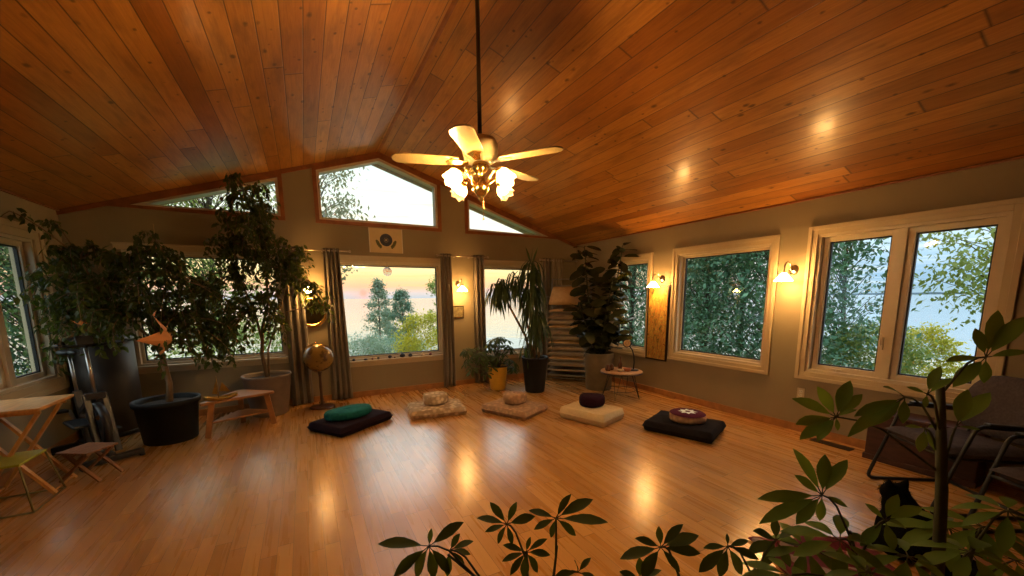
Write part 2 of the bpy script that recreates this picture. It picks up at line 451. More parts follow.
# ------------------------------------------------------------------ windows
wn = [0]
def window(P, a0, a1, z0, z1, panes, casing=True, sill=False, cw=.085, sashes=False, casmat=None, crank=()):
    """rectangular window: frame (top-level structure) > casing, sill, sash > pane / handle"""
    wn[0] += 1
    t = .028
    mb = MB()
    def bx(A0, A1, d0, d1, Z0, Z1, m=mb):
        m.mm(P(A0, d0, Z0), P(A1, d1, Z1))
    bx(a0, a0 + t, -T, -.002, z0, z1); bx(a1 - t, a1, -T, -.002, z0, z1)
    bx(a0 + t, a1 - t, -T, -.002, z0, z0 + t); bx(a0 + t, a1 - t, -T, -.002, z1 - t, z1)
    for (p0, p1), (q0, q1) in zip(panes, panes[1:]):
        bx(p1, q0, -T, -.035, z0 + t, z1 - t)
    w = mb.build('window_%d' % wn[0], M['sash'], kind='structure')
    if casing:
        mb = MB()
        for (w0, w1, dd) in ((0, cw, .018), (cw * .55, cw, .03)):
            bx(a0 - w1, a0 - w0, 0, dd, z0 - w1, z1 + w1, mb); bx(a1 + w0, a1 + w1, 0, dd, z0 - w1, z1 + w1, mb)
            bx(a0 - w0, a1 + w0, 0, dd, z1 + w0, z1 + w1, mb)
            bx(a0 - w0, a1 + w0, 0, dd, z0 - w1, z0 - w0, mb)
        mb.build('casing', casmat or M['cream'], w, bevel=.003)
    if sill:
        mb = MB(); bx(a0 - .05, a1 + .05, -.002, .07, z0 - .03, z0 + .005, mb); bx(a0 - .03, a1 + .03, 0, .02, z0 - .09, z0 - .03, mb)
        bx(a0 - .06, a1 + .06, 0, .022, z1, z1 + .06, mb); bx(a0 - .07, a1 + .07, 0, .035, z1 + .06, z1 + .08, mb)
        mb.build('window_sill', casmat or M['cream'], w, bevel=.003)
    for (p0, p1) in panes:
        mb = MB(); s = .05 if sashes else .03
        for (A0, A1, Z0, Z1) in ((p0, p0 + s, z0 + t, z1 - t), (p1 - s, p1, z0 + t, z1 - t), (p0 + s, p1 - s, z0 + t, z0 + t + s), (p0 + s, p1 - s, z1 - t - s, z1 - t)):
            bx(A0, A1, -.12, -.06, Z0, Z1, mb)
        sh = mb.build('sash', M['sash'], w, bevel=.003)
        mb = MB(); e = .012
        for (A0, A1, Z0, Z1) in ((p0 + s, p0 + s + e, z0 + t + s, z1 - t - s), (p1 - s - e, p1 - s, z0 + t + s, z1 - t - s), (p0 + s + e, p1 - s - e, z0 + t + s, z0 + t + s + e), (p0 + s + e, p1 - s - e, z1 - t - s - e, z1 - t - s)):
            bx(A0, A1, -.105, -.08, Z0, Z1, mb)
        mb.build('seal', M['darkseal'], sh)
        mb = MB(); bx(p0 + s + .002, p1 - s - .002, -.096, -.09, z0 + t + s + .002, z1 - t - s - .002, mb)
        mb.build('pane', M['glass'], sh)
        if (p0, p1) in crank:
            mb = MB(); c = p1 - .18
            bx(c - .05, c + .05, -.06, -.03, z0 + t + .005, z0 + t + .03, mb)
            mb.tube([P(c, -.04, z0 + t + .03), P(c - .02, -.01, z0 + t + .035), P(c - .11, -.005, z0 + t + .03)], .007)
            mb.build('crank_handle', M['sash'], w)
            mb = MB(); c = p0 + .02
            bx(c - .01, c + .01, -.06, -.035, z0 + .30, z0 + .42, mb); mb.tube([P(c, -.04, z0 + .34), P(c, -.01, z0 + .36), P(c, -.01, z0 + .45)], .006)
            mb.build('latch', M['sash'], w)
    return w
window(PB, -1.84, -.25, .70, 2.09, [(-1.81, -.28)], casing=False, sill=True)
window(PB, .36, 2.02, .56, 2.05, [(.39, 1.99)], casing=False, sill=True)
window(PB, 2.67, 4.0, .48, 2.06, [(2.70, 3.97)], casing=False, sill=True)
window(PR, 4.42, 5.18, .62, 2.07, [(4.45, 5.15)])
window(PR, 2.62, 3.88, .66, 2.08, [(2.65, 3.85)])
window(PR, .91, 2.17, .68, 2.11, [(.94, 1.50), (1.56, 2.14)], sashes=True, crank=((1.56, 2.14),))
window(PL, 4.0, 5.70, .72, 2.10, [(4.03, 5.06), (5.14, 5.67)], sashes=True, cw=.13)

def poly_window(pts):
    """clerestory pane whose outline is a list of (x,z)"""
    wn[0] += 1
    n = len(pts); cx = sum(p[0] for p in pts) / n; cz = sum(p[1] for p in pts) / n
    def inset(d):
        # offset every edge inwards by d (pts counter-clockwise)
        out = []
        for i in range(n):
            p, q, r = Vector(pts[i - 1]), Vector(pts[i]), Vector(pts[(i + 1) % n])
            e1 = (q - p).normalized(); e2 = (r - q).normalized()
            n1 = Vector((-e1.y, e1.x)); n2 = Vector((-e2.y, e2.x))
            b = (n1 + n2); b = b / max(.08, b.dot(n1)) if b.length > 1e-6 else n1
            out.append(q + b * d)
        return out
    def ring(m, A, B, y0, y1):
        for i in range(n):
            j = (i + 1) % n
            a, b, c, d = A[i], A[j], B[j], B[i]
            m.prism([(a[0], y0, a[1]), (b[0], y0, b[1]), (c[0], y0, c[1]), (d[0], y0, d[1])], (0, y1 - y0, 0))
    P0 = [Vector(p) for p in pts]
    mb = MB(); ring(mb, P0, inset(.035), YB + .0, YB + .14)
    w = mb.build('window_%d' % wn[0], M['sash'], kind='structure')
    mb = MB(); ring(mb, inset(-.05), P0, YB - .022, YB)
    mb.build('casing', M['redwood'], w)
    g = inset(.03)
    mb = MB(); mb.prism([(p[0], YB + .07, p[1]) for p in g], (0, .006, 0)); mb.build('pane', M['glass'], w)
poly_window([(.283, ZCL), (1.997, ZCL), (1.997, zcl(1.997)), (XA, zcl(XA)), (.283, zcl(.283))])
poly_window([(2.505, ZCL), (RT, ZCL), (2.505, zcl(2.505))])
poly_window([(LT, ZCL), (-.184, ZCL), (-.184, zcl(-.184))])

# ------------------------------------------------------------------ outdoors
def ground_z(x, y):
    r = max(abs(x - 1.2) - 4.2, y - 6.6, 0)
    k = min(1, max(0, (r - 3) / 40)); k = k * k * (3 - 2 * k)
    return -.75 - 4.6 * k
M['grass'] = None
m, t, b = newmat('rough_grass')
n = t.noise(t.obj(), .35, 5.0, .65); n2 = t.noise(t.obj(), 9.0, 3.0)
t.put(b.inputs['Base Color'], t.mix(t.ramp(n2, [(.35, 0.0), (.65, .7)]), t.mix(t.ramp(n, [(.35, 0.0), (.65, 1.0)]), (.07, .12, .025), (.20, .26, .05)), (.05, .08, .02)))
b.inputs['Roughness'].default_value = .9
M['grass'] = m
mb = MB(); xs = [-60 + 2.5 * i for i in range(61)]; ys = [-12 + 2.5 * i for i in range(33)]
vs = [(x, y, ground_z(x, y)) for y in ys for x in xs]; nx = len(xs)
mb.add(vs, [(j * nx + i, j * nx + i + 1, (j + 1) * nx + i + 1, (j + 1) * nx + i) for j in range(len(ys) - 1) for i in range(nx - 1)], True)
mb.build('lawn', M['grass'], kind='structure')
m, t, b = newmat('lake_water')
o = t.sep(t.obj())
n = t.noise(t.xyz(t.m('MULTIPLY', o[0], .25), t.m('MULTIPLY', o[1], .25)), 1.0, 3.0)
t.put(b.inputs['Base Color'], t.mix(n, (.22, .28, .32), (.28, .33, .37)))
b.inputs['Roughness'].default_value = .12; b.inputs['IOR'].default_value = 1.33
t.put(b.inputs['Normal'], t.bump(n, .25, .3))
mb = MB(); mb.add([(-9000, -2000, -5.0), (9000, -2000, -5.0), (9000, 12000, -5.0), (-9000, 12000, -5.0)], [(0, 1, 2, 3)])
mb.build('lake', m, kind='structure')
mb = MB(); 
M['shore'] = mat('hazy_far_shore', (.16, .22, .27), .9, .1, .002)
pts = []; rr = random.Random(3)
for i in range(61):
    a = R(45 + i * .75); pts.append((5200 * math.sin(a), 5200 * math.cos(a), 4 + rr.random() * 5 + 8 * math.sin(i * .21)))
vs = [(p[0], p[1], -5) for p in pts] + pts
mb.add(vs, [(i, i + 1, 61 + i + 1, 61 + i) for i in range(60)]); mb.build('far_shore', M['shore'], kind='structure')
M['sand'] = mat('beach_sand', (.42, .40, .34), .9, .15, .8)
mb = MB(); vs = []
for i in range(41):
    a = R(20 + i * 2)
    for r_ in (38, 55, 60 + 4 * math.sin(i * .6)): vs.append((r_ * math.sin(a), r_ * math.cos(a), -4.2 if r_ == 38 else (-4.75 if r_ == 55 else -5.02)))
mb.add(vs, [(i * 3 + k, i * 3 + k + 1, i * 3 + k + 4, i * 3 + k + 3) for i in range(40) for k in range(2)], True)
mb.build('beach', M['sand'], kind='structure')

LM = {
 'dark': leafmat('conifer_green', (.065, .16, .10), (.17, .32, .19), .6, .15, 1.5),
 'mid': leafmat('leaf_green', (.06, .12, .045), (.15, .24, .085), .6, .3, 1.2),
 'lite': leafmat('pale_leaf_green', (.22, .30, .09), (.42, .46, .15), .6, .4, 1.0),
 'yel': leafmat('autumn_yellow', (.48, .44, .05), (.82, .68, .07), .6, .4, 1.0),
 'olive': leafmat('olive_brown_leaf', (.13, .135, .075), (.28, .27, .15), .6, .35, 1.2),
 'haze': leafmat('hazy_blue_green_leaf', (.14, .25, .19), (.23, .35, .26), .7, .3, .8),  # distance haze painted into the leaf colour
 'branch': leafmat('dusky_leaf', (.24, .24, .17), (.36, .35, .25), .6, .35, 1.0),
 'grey': leafmat('hazy_leaf', (.25, .33, .26), (.37, .44, .34), .7, .3, .8),  # greyed and lightened in colour to stand in for haze
}
M['bark'] = mat('tree_bark', (.09, .065, .045), .9, .3, 6.0, bump=.3)
def tree(name, label, cat, loc, H, W, leafL, n, lm, trunk=True, base=.25, seed=0, conic=0.0, drop=.6, group='trees seen through the windows', spread=.16, ncl=None):
    """H height, W crown width, crown from base*H to H; leaves gathered round branch tips"""
    r = random.Random(seed * 31 + 5)
    root = thing(name, label, cat, loc, r.random() * 6.28, group)
    lf = MB(); br = MB()
    ncl = ncl or max(16, n // 45)
    per = n // ncl
    for i in range(ncl):
        h = base + (1 - base) * (r.random() ** .85)
        env = (1 - (h - base) / (1 - base)) if conic else math.sqrt(max(.02, 1 - ((h - base) / (1 - base) * 2 - 1) ** 2 * .9))
        if conic: env = max(.05, env ** conic)
        rad = W / 2 * env * (.35 + .65 * math.sqrt(r.random()))
        a = r.random() * 6.28
        tip = Vector((rad * math.cos(a), rad * math.sin(a), h * H))
        st = Vector((0, 0, max(.1, (h - .18 * (1 - conic * .5)) * H)))
        mid = st.lerp(tip, .55) + Vector((0, 0, .04 * H))
        if trunk and (not conic or i % 4 == 0): br.tube([st, mid, tip], [.0022 * H, .0012 * H, .0005 * H], 4, cap=False)
        for k in range(per):
            s = r.random()
            p = (mid.lerp(tip, s) if r.random() < .18 else tip) + Vector((r.gauss(0, 1), r.gauss(0, 1), r.gauss(0, .7))) * spread * W * .5
            p.z = max(p.z, .02)
            d = Vector((r.uniform(-1, 1), r.uniform(-1, 1), r.uniform(-drop - .4, .7 - drop)))
            u = Vector((r.uniform(-.6, .6), r.uniform(-.6, .6), 1))
            L = leafL * r.uniform(.7, 1.3)
            d.normalize(); sd = d.cross(u)
            if sd.length < .01: continue
            sd.normalize(); w_ = L * .24
            lf.add([p, p + d * L * .45 + sd * w_, p + d * L, p + d * L * .45 - sd * w_], [(0, 1, 2, 3)], True)
    if trunk:
        br.tube([(0, 0, -.3), (.01 * H, 0, H * .3), (-.01 * H, .01 * H, H * .65), (0, 0, H * .97)], [.011 * H, .009 * H, .006 * H, .002 * H], 8)
        br.build('trunk', M['bark'], root)
    lf.build('crown', LM[lm], root)
    return root
def polar(az, d, dz=0.0):
    x, y = d * math.sin(R(az)), d * math.cos(R(az)); return (x, y, ground_z(x, y) + dz)
# --- trees in front of the sunset window
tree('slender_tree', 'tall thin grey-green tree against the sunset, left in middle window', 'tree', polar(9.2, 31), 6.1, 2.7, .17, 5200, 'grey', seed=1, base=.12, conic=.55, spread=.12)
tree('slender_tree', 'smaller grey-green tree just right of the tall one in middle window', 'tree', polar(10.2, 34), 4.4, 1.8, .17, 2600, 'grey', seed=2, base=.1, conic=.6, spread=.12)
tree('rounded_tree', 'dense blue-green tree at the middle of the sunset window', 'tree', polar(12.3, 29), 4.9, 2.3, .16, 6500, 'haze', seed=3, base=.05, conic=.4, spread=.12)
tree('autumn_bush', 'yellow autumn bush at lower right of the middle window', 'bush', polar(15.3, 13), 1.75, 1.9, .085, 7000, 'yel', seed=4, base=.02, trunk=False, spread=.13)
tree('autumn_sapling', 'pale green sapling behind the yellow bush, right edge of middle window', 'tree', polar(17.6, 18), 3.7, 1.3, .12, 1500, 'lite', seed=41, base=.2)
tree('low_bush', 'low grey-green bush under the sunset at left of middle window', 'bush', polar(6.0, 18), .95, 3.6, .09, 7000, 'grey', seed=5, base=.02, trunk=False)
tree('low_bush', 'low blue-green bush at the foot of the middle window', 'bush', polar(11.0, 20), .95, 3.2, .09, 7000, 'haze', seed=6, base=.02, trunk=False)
tree('overhanging_tree', 'leafy tree whose branches cross the left of the gable window', 'tree', polar(1.0, 11), 7.4, 3.0, .11, 6500, 'branch', seed=7, base=.37, drop=.9, spread=.12)
# --- trees behind the left of the gable wall
tree('overhanging_tree', 'pale tree behind the small triangular window at left', 'tree', polar(-9, 14.5), 7.6, 4.0, .12, 8000, 'lite', seed=8, base=.25)
tree('overhanging_tree', 'green tree behind the potted fig trees at left', 'tree', polar(-17.5, 14), 6.4, 4.0, .13, 8000, 'mid', seed=9, base=.05)
tree('low_bush', 'green bush below the window behind the fig trees', 'bush', polar(-7, 10.4), 1.7, 3.2, .09, 7000, 'lite', seed=10, base=.02, trunk=False)
tree('rounded_tree', 'dense green tree outside the left side window', 'tree', (-8.8, 12.6, -.95), 6.0, 4.2, .15, 11000, 'mid', seed=11, base=.12)
tree('rounded_tree', 'second dense green tree further off outside the left side window', 'tree', (-9.5, 18.5, -1.4), 7.2, 5.0, .17, 11000, 'mid', seed=12, base=.05)
tree('rounded_tree', 'broad green tree close behind the left side window', 'tree', (-6.6, 15.6, -1.1), 6.5, 4.0, .15, 11000, 'dark', seed=13, base=.05)
tree('rounded_tree', 'pale green tree at the back, outside left side window', 'tree', (-13.5, 17.0, -1.6), 7.5, 6.0, .17, 11000, 'mid', seed=14, base=.03)
tree('low_bush', 'bright green shrubs on the lawn outside left side window', 'bush', (-6.4, 10.6, -.9), 1.1, 3.2, .09, 7000, 'lite', seed=15, base=.02, trunk=False)
# --- dense evergreens outside the right wall
spec = [(9.2, 6.6, 6.6, 'dark', 'dark evergreen outside, left side of the square window'), (9.6, 9.6, 7.5, 'dark', 'dark evergreen outside, seen past the tall potted rubber plant'),
        (8.9, 4.75, 6.6, 'dark', 'dark evergreen outside, right side of the square window'), (12.5, 7.6, 8.0, 'mid', 'mid green evergreen behind the dark ones outside square window'), (12.9, 11.0, 8.0, 'mid', 'mid green evergreen far behind, seen past the rubber plant')]
for i, (x, y, H, k, lb) in enumerate(spec):
    tree('evergreen_tree', lb, 'tree', (x, y, -.9), H, 3.5 if i < 3 else 4.2, .115, 19000, k, seed=20 + i, base=.02, conic=.3, spread=.17)
# --- beside the wide window on the right
tree('wispy_tree', 'wispy brown-green tree at the left of the wide right window', 'tree', (11.9, 4.75, -1.1), 5.4, 2.0, .075, 3200, 'olive', seed=30, base=.2, drop=.9)
tree('low_bush', 'green bush at the foot of the wide right window, left pane', 'bush', (11.6, 4.0, -1.2), 2.0, 1.9, .09, 8000, 'lite', seed=31, base=.02, trunk=False)
tree('autumn_bush', 'yellow-green bush at lower left of the right pane', 'bush', (13.2, 3.6, -1.4), 2.1, 1.4, .085, 6000, 'yel', seed=32, base=.02, trunk=False)
tree('low_bush', 'low olive bush at the bottom of the right pane', 'bush', (13.8, 2.3, -1.6), 1.25, 2.4, .09, 7000, 'lite', seed=33, base=.02, trunk=False)
tree('overhanging_tree', 'tree with yellow-green leaves leaning in at right of wide window', 'tree', (9.9, 1.55, -1.0), 5.2, 3.0, .10, 6000, 'lite', seed=34, base=.42, drop=.8, spread=.15)
# ================================================================== ceiling fan
M['fanblade'] = mat('cream_fan_blade', (.30, .225, .11), .35, .08, 4.0, coat=.2)
M['motor'] = mat('ivory_enamel', (.50, .43, .28), .35, .05, 10.0, coat=.2)
M['darkrod'] = mat('dark_bronze_rod', (.035, .018, .01), .4, .2, 20.0, metal=.4)
def lampmat(name, col, s, edge):
    m, t, b = newmat(name)
    t.put(b.inputs['Base Color'], (.9, .8, .6)); b.inputs['Roughness'].default_value = .3
    lw = t.node('ShaderNodeLayerWeight'); lw.inputs[0].default_value = .35
    n = t.noise(t.obj(), 14.0, 2.0)
    t.put(b.inputs['Emission Color'], t.mix(t.ramp(lw.outputs['Facing'], [(.2, 0.0), (.9, 1.0)]), col, edge))
    t.put(b.inputs['Emission Strength'], t.m('MULTIPLY', t.m('ADD', .8, t.m('MULTIPLY', n, .4)), s))
    return m
m, t, b = newmat('lit_frosted_tulip_glass')
b.inputs['Base Color'].default_value = (.95, .8, .5, 1); b.inputs['Roughness'].default_value = .35
t.put(b.inputs['Emission Color'], t.mix(t.noise(t.obj(), 18.0, 2.0), (1.0, .50, .14), (1.0, .64, .24))); b.inputs['Emission Strength'].default_value = 2.2
tr_ = t.node('ShaderNodeBsdfTransparent'); tr_.inputs[0].default_value = (1.0, .80, .50, 1)
mx_ = t.node('ShaderNodeMixShader'); mx_.inputs[0].default_value = .5
t.l.new(b.outputs[0], mx_.inputs[1]); t.l.new(tr_.outputs[0], mx_.inputs[2]); t.l.new(mx_.outputs[0], t.n['Material Output'].inputs[0])
M['fanshade'] = m
M['fanbulb'] = lampmat('glowing_fan_bulb', (1.0, .72, .38), 1150.0, (1.0, .7, .35))
M['sconceshade'] = lampmat('lit_alabaster_glass', (1.0, .56, .19), 75.0, (1.0, .46, .12))
M['bulb'] = lampmat('glowing_bulb', (1.0, .72, .38), 140.0, (1.0, .7, .35))

FX, FY = XA, 2.56
fan = thing('ceiling_fan', 'cream five-blade ceiling fan with four lit tulip lamps hanging from the ridge', 'ceiling fan', (FX, FY, ZR))
def fz(z): return z - ZR - .055
mb = MB(); mb.tube([(0, 0, -.02), (0, 0, fz(2.60))], .014, 12); mb.build('rod', M['darkrod'], fan)
mb = MB(); mb.lathe([(.001, -.11), (.02, -.11), (.055, -.07), (.07, -.02), (.07, .0)], 24); mb.build('canopy', M['darkrod'], fan)
mb = MB(); mb.lathe([(.001, fz(2.625)), (.05, fz(2.622)), (.105, fz(2.60)), (.122, fz(2.565)), (.122, fz(2.52)), (.112, fz(2.49)), (.112, fz(2.475)), (.085, fz(2.455)), (.001, fz(2.45))], 32)
mb.build('motor_housing', M['motor'], fan)
mb = MB(); mb.lathe([(.001, fz(2.46)), (.05, fz(2.455)), (.06, fz(2.43)), (.045, fz(2.40)), (.03, fz(2.385)), (.03, fz(2.33)), (.05, fz(2.31)), (.055, fz(2.28)), (.035, fz(2.25)), (.018, fz(2.235)), (.022, fz(2.22)), (.001, fz(2.20))], 24)
kit = mb.build('light_kit', M['brass'], fan)
# rv: image-right direction, tv: towards the camera
yawv = Vector((math.cos(yaw), -math.sin(yaw), 0)); tow = Vector((-math.sin(yaw), -math.cos(yaw), 0))
for k in range(5):
    a = R(25 + 72 * k); d = yawv * math.cos(a) + tow * math.sin(a); s = Vector((-d.y, d.x, 0))
    z0 = fz(2.455)
    outl = [(.15, -.05), (.15, .05), (.22, .062), (.50, .07), (.55, .062), (.575, .03), (.58, 0), (.575, -.03), (.55, -.062), (.50, -.07), (.22, -.062)]
    pit_ = .10
    q = [d * u + s * v + Vector((0, 0, z0 + v * pit_)) for (u, v) in outl]
    mb = MB(); mb.prism(q, (0, 0, .008)); bl = mb.build('blade', M['fanblade'], fan, bevel=.002)
    mb = MB()
    q = [d * u + s * v + Vector((0, 0, z0 - .006 + v * pit_)) for (u, v) in ((.08, -.018), (.08, .018), (.16, .03), (.2, .045), (.235, .0), (.2, -.045), (.16, -.03))]
    mb.prism(q, (0, 0, .006)); mb.build('blade_bracket', M['brass'], bl)
def tulip(mb, c, ax, r, h):
    ax = Vector(ax).normalized(); q = Vector((0, 0, 1)).rotation_difference(ax).to_matrix()
    n = 24; prof = [(.22, 0), (.5, .1), (.86, .3), (1.0, .52), (.93, .72), (.9, .86), (1.08, 1.0)]
    vs = []; fs = []
    for i, (pr, z) in enumerate(prof):
        for k in range(n):
            w = 2 * PI * k / n
            lob = 1 + (.10 * math.cos(6 * w)) * min(1, z * 1.2)
            zz_ = z * h + (.06 * h * math.cos(6 * w) if i == len(prof) - 1 else 0)
            vs.append(Vector(c) + q @ Vector((pr * r * lob * math.cos(w), pr * r * lob * math.sin(w), zz_)))
    for i in range(len(prof) - 1):
        for k in range(n):
            fs.append((i * n + k, i * n + (k + 1) % n, (i + 1) * n + (k + 1) % n, (i + 1) * n + k))
    mb.add(vs, fs, True)
for k in range(4):
    a = R(44 + 90 * k); d = yawv * math.cos(a) + tow * math.sin(a)
    mb = MB(); z0 = fz(2.29)
    pts = [d * .03 + Vector((0, 0, z0)), d * .09 + Vector((0, 0, z0 + .06)), d * .135 + Vector((0, 0, z0 + .09)), d * .175 + Vector((0, 0, z0 + .075))]
    mb.tube(pts, .008, 8)
    arm = mb.build('lamp_arm', M['brass'], fan)
    ax = (d * .75 + Vector((0, 0, -.62))).normalized(); c = d * .17 + Vector((0, 0, z0 + .075))
    mb = MB(); mb.cyl(c - ax * .015, c + ax * .025, .018, .021, 12); mb.build('socket', M['brass'], arm)
    mb = MB(); tulip(mb, c + ax * .015, ax, .052, .10); mb.build('lamp_shade', M['fanshade'], arm)
    mb = MB(); mb.ball(c + ax * .07, .027, 12); mb.build('bulb', M['fanbulb'], arm)
mb = MB(); mb.tube([(.02, .01, fz(2.22)), (.02, .01, fz(2.10))], .002, 5); mb.ball((.02, .01, fz(2.095)), .008, 8)
mb.build('pull_chain', M['brass'], fan)

# ================================================================== wall sconces
def sconce(label, base, n):
    """n: unit vector out of the wall"""
    n = Vector(n); sd = Vector((n.y, -n.x, 0))
    s = thing('wall_sconce', label, 'wall lamp', base)
    q = Vector((0, 0, 1)).rotation_difference(n).to_matrix()
    mb = MB(); mb.lathe([(.001, .03), (.02, .03), (.03, .02), (.05, .012), (.055, .0)], 20, m=q); mb.build('backplate', M['nickel'], s)
    mb = MB(); z = Vector((0, 0, 1))
    pts = [n * .02, n * .055 - z * .005]
    for i in range(9):
        a = R(200 - i * 25); pts.append(n * (.125 + .06 * math.cos(a)) + z * (.03 + .055 * math.sin(a)))
    pts.append(n * .185 - z * .03)
    mb.tube(pts, .007, 8); arm = mb.build('arm', M['nickel'], s)
    mb = MB(); c = n * .185 - z * .025
    mb.lathe([(.018, 0), (.02, -.02), (.001, -.021)], 14, c=c); mb.build('socket', M['nickel'], arm)
    mb = MB(); c = n * .185 - z * .035
    mb.lathe([(.022, 0), (.034, -.012), (.052, -.035), (.072, -.06), (.088, -.082), (.086, -.083), (.07, -.062), (.05, -.037), (.03, -.014)], 24, c=c)
    mb.build('lamp_shade', M['sconceshade'], arm)
    mb = MB(); mb.ball(c - z * .05, .022, 12); mb.build('bulb', M['bulb'], arm)
    return s
sconce('wall lamp with glowing cone shade between the two wider right windows', (XR, 2.375, 1.765), (-1, 0, 0))
sconce('wall lamp with glowing cone shade above the tall bark-coloured panel', (XR, 4.15, 1.745), (-1, 0, 0))
sconce('wall lamp above the small square plaque on the window wall', (2.31, YB, 1.72), (0, -1, 0))
sconce('wall lamp above the round mirror, glowing through fig leaves', (.07, YB, 1.70), (0, -1, 0))

# ================================================================== things on the walls
M['paper'] = mat('cream_paper', (.66, .52, .30), .7, .06, 6.0)
M['ink'] = mat('slate_blue_ink', (.045, .05, .08), .7, .3, 30.0)
M['inkg'] = mat('olive_green_ink', (.12, .12, .05), .7, .3, 30.0)
pr = thing('mandala_print', 'cream print with dark round mandala above the middle window', 'picture', (1.172, YB, 2.362))
mb = MB(); mb.mm((-.245, -.012, -.178), (.245, 0, .178)); mb.build('print_sheet', M['paper'], pr)
def disc(mb, c, r0, r1, y, n=32, a0=0, a1=360):
    vs = []; fs = []
    for i in range(n + 1):
        a = R(a0 + (a1 - a0) * i / n)
        vs += [(c[0] + r0 * math.cos(a), y, c[1] + r0 * math.sin(a)), (c[0] + r1 * math.cos(a), y, c[1] + r1 * math.sin(a))]
    for i in range(n): fs.append((2 * i, 2 * i + 1, 2 * i + 3, 2 * i + 2))
    mb.add(vs, fs)
mb = MB(); disc(mb, (0, .01), 0.034, .092, -.0128); disc(mb, (0, .01), .012, .026, -.0128)
for k in range(12):
    a = R(30 * k); disc(mb, (.03 * math.cos(a), .01 + .03 * math.sin(a)), 0, .006, -.0128, 8)
mb.build('mandala_rosette', M['ink'], pr)
for s in (-1, 1):
    mb = MB()
    disc(mb, (0, .01), .108, .135, -.0128, 16, 190 if s < 0 else -55, 235 if s < 0 else -10)
    for k in range(5):
        a = R((188 + k * 11) if s < 0 else (-8 - k * 11)); disc(mb, (.138 * math.cos(a), .01 + .138 * math.sin(a)), 0, .018, -.0127, 10)
    mb.build('leaf_wreath', M['inkg'], pr)
mb = MB()
for x in (-.245, .235):
    mb = MB(); mb.mm((x, -.016, -.178), (x + .01, 0, .178)); mb.build('side_strip', M['white'], pr, label='pale side strip of the hanging print')

M['plaque'] = mat('verdigris_tile', (.16, .13, .06), .6, .5, 25.0, bump=.2)
pq = thing('wall_plaque', 'small square greenish plaque under the wall lamp', 'plaque', (2.29, YB, 1.262))
mb = MB(); mb.mm((-.10, -.015, -.10), (.10, 0, .10)); mb.build('tile', M['plaque'], pq)
mb = MB()
for (a, b) in (((-.1, -.02, .088), (.1, 0, .1)), ((-.1, -.02, -.1), (.1, 0, -.088)), ((-.1, -.02, -.088), (-.088, 0, .088)), ((.088, -.02, -.088), (.1, 0, .088))): mb.mm(a, b)
mb.build('border', M['brass'], pq)

M['mirrorm'] = mat('dark_mirror', (.30, .24, .13), .12, .4, 5.0, metal=1.0)
mi = thing('round_mirror', 'round dark mirror with raised rim on the wall behind the globe', 'mirror', (.08, YB, 1.31))
qy = Matrix.Rotation(R(90), 3, 'X')
mb = MB(); mb.lathe([(.001, .012), (.17, .012)], 36, m=qy); mb.build('mirror_glass', M['mirrorm'], mi)
mb = MB(); mb.lathe([(.168, .0), (.168, .022), (.19, .034), (.215, .026), (.22, .0)], 36, m=qy); mb.build('rim', M['brass'], mi)

sc_ = thing('crystal_ball_suncatcher', 'clear patterned glass ball hanging in the middle window', 'suncatcher', (1.165, YB - .015, 1.905))
m, t, b = newmat('painted_glass')
n = t.vor(t.obj(), 34.0)
t.put(b.inputs['Base Color'], t.mix(t.ramp(n[0], [(.2, 0.0), (.5, 1.0)]), (.75, .35, .28), (.7, .74, .78)))
b.inputs['Roughness'].default_value = .08; b.inputs['Transmission Weight'].default_value = .9; b.inputs['IOR'].default_value = 1.03
M['pglass'] = m
mb = MB(); mb.ball((0, 0, 0), .068, 20); mb.build('ball', M['pglass'], sc_)
mb = MB(); mb.cyl((0, 0, .065), (0, 0, .085), .012, .008, 10); mb.build('cap', M['brass'], sc_)
mb = MB(); mb.tube([(0, 0, .085), (0, .002, .187)], .0015, 5); mb.build('string', M['black'], sc_)

m, t, b = newmat('weathered_bark_painting')
o = t.obj()
n = t.noise(t.xyz(t.m('MULTIPLY', t.sep(o)[1], 14.0), t.m('MULTIPLY', t.sep(o)[2], 5.0), 0.0), 1.5, 6.0, .65, 1.0)
t.put(b.inputs['Base Color'], t.ramp(n, [(.36, (.05, .035, .012)), (.44, (.26, .17, .03)), (.49, (.50, .18, .03)), (.53, (.17, .17, .04)), (.58, (.55, .33, .06)), (.66, (.20, .06, .015))]))
b.inputs['Roughness'].default_value = .5
M['barkart'] = m
pn = thing('wall_panel', 'tall narrow rust and gold panel hanging under the wall lamp', 'picture', (XR, 4.17, 1.09))
mb = MB(); mb.mm((-.045, -.175, -.54), (-.032, .175, .54)); mb.build('painting', M['barkart'], pn)
mb = MB()
for (a, b_) in (((-.05, -.195, -.56), (-.031, -.175, .56)), ((-.05, .175, -.56), (-.031, .195, .56)), ((-.05, -.175, -.56), (-.031, .175, -.54)), ((-.05, -.175, .54), (-.031, .175, .56))): mb.mm(a, b_)
mb.build('frame', M['darkrod'], pn)

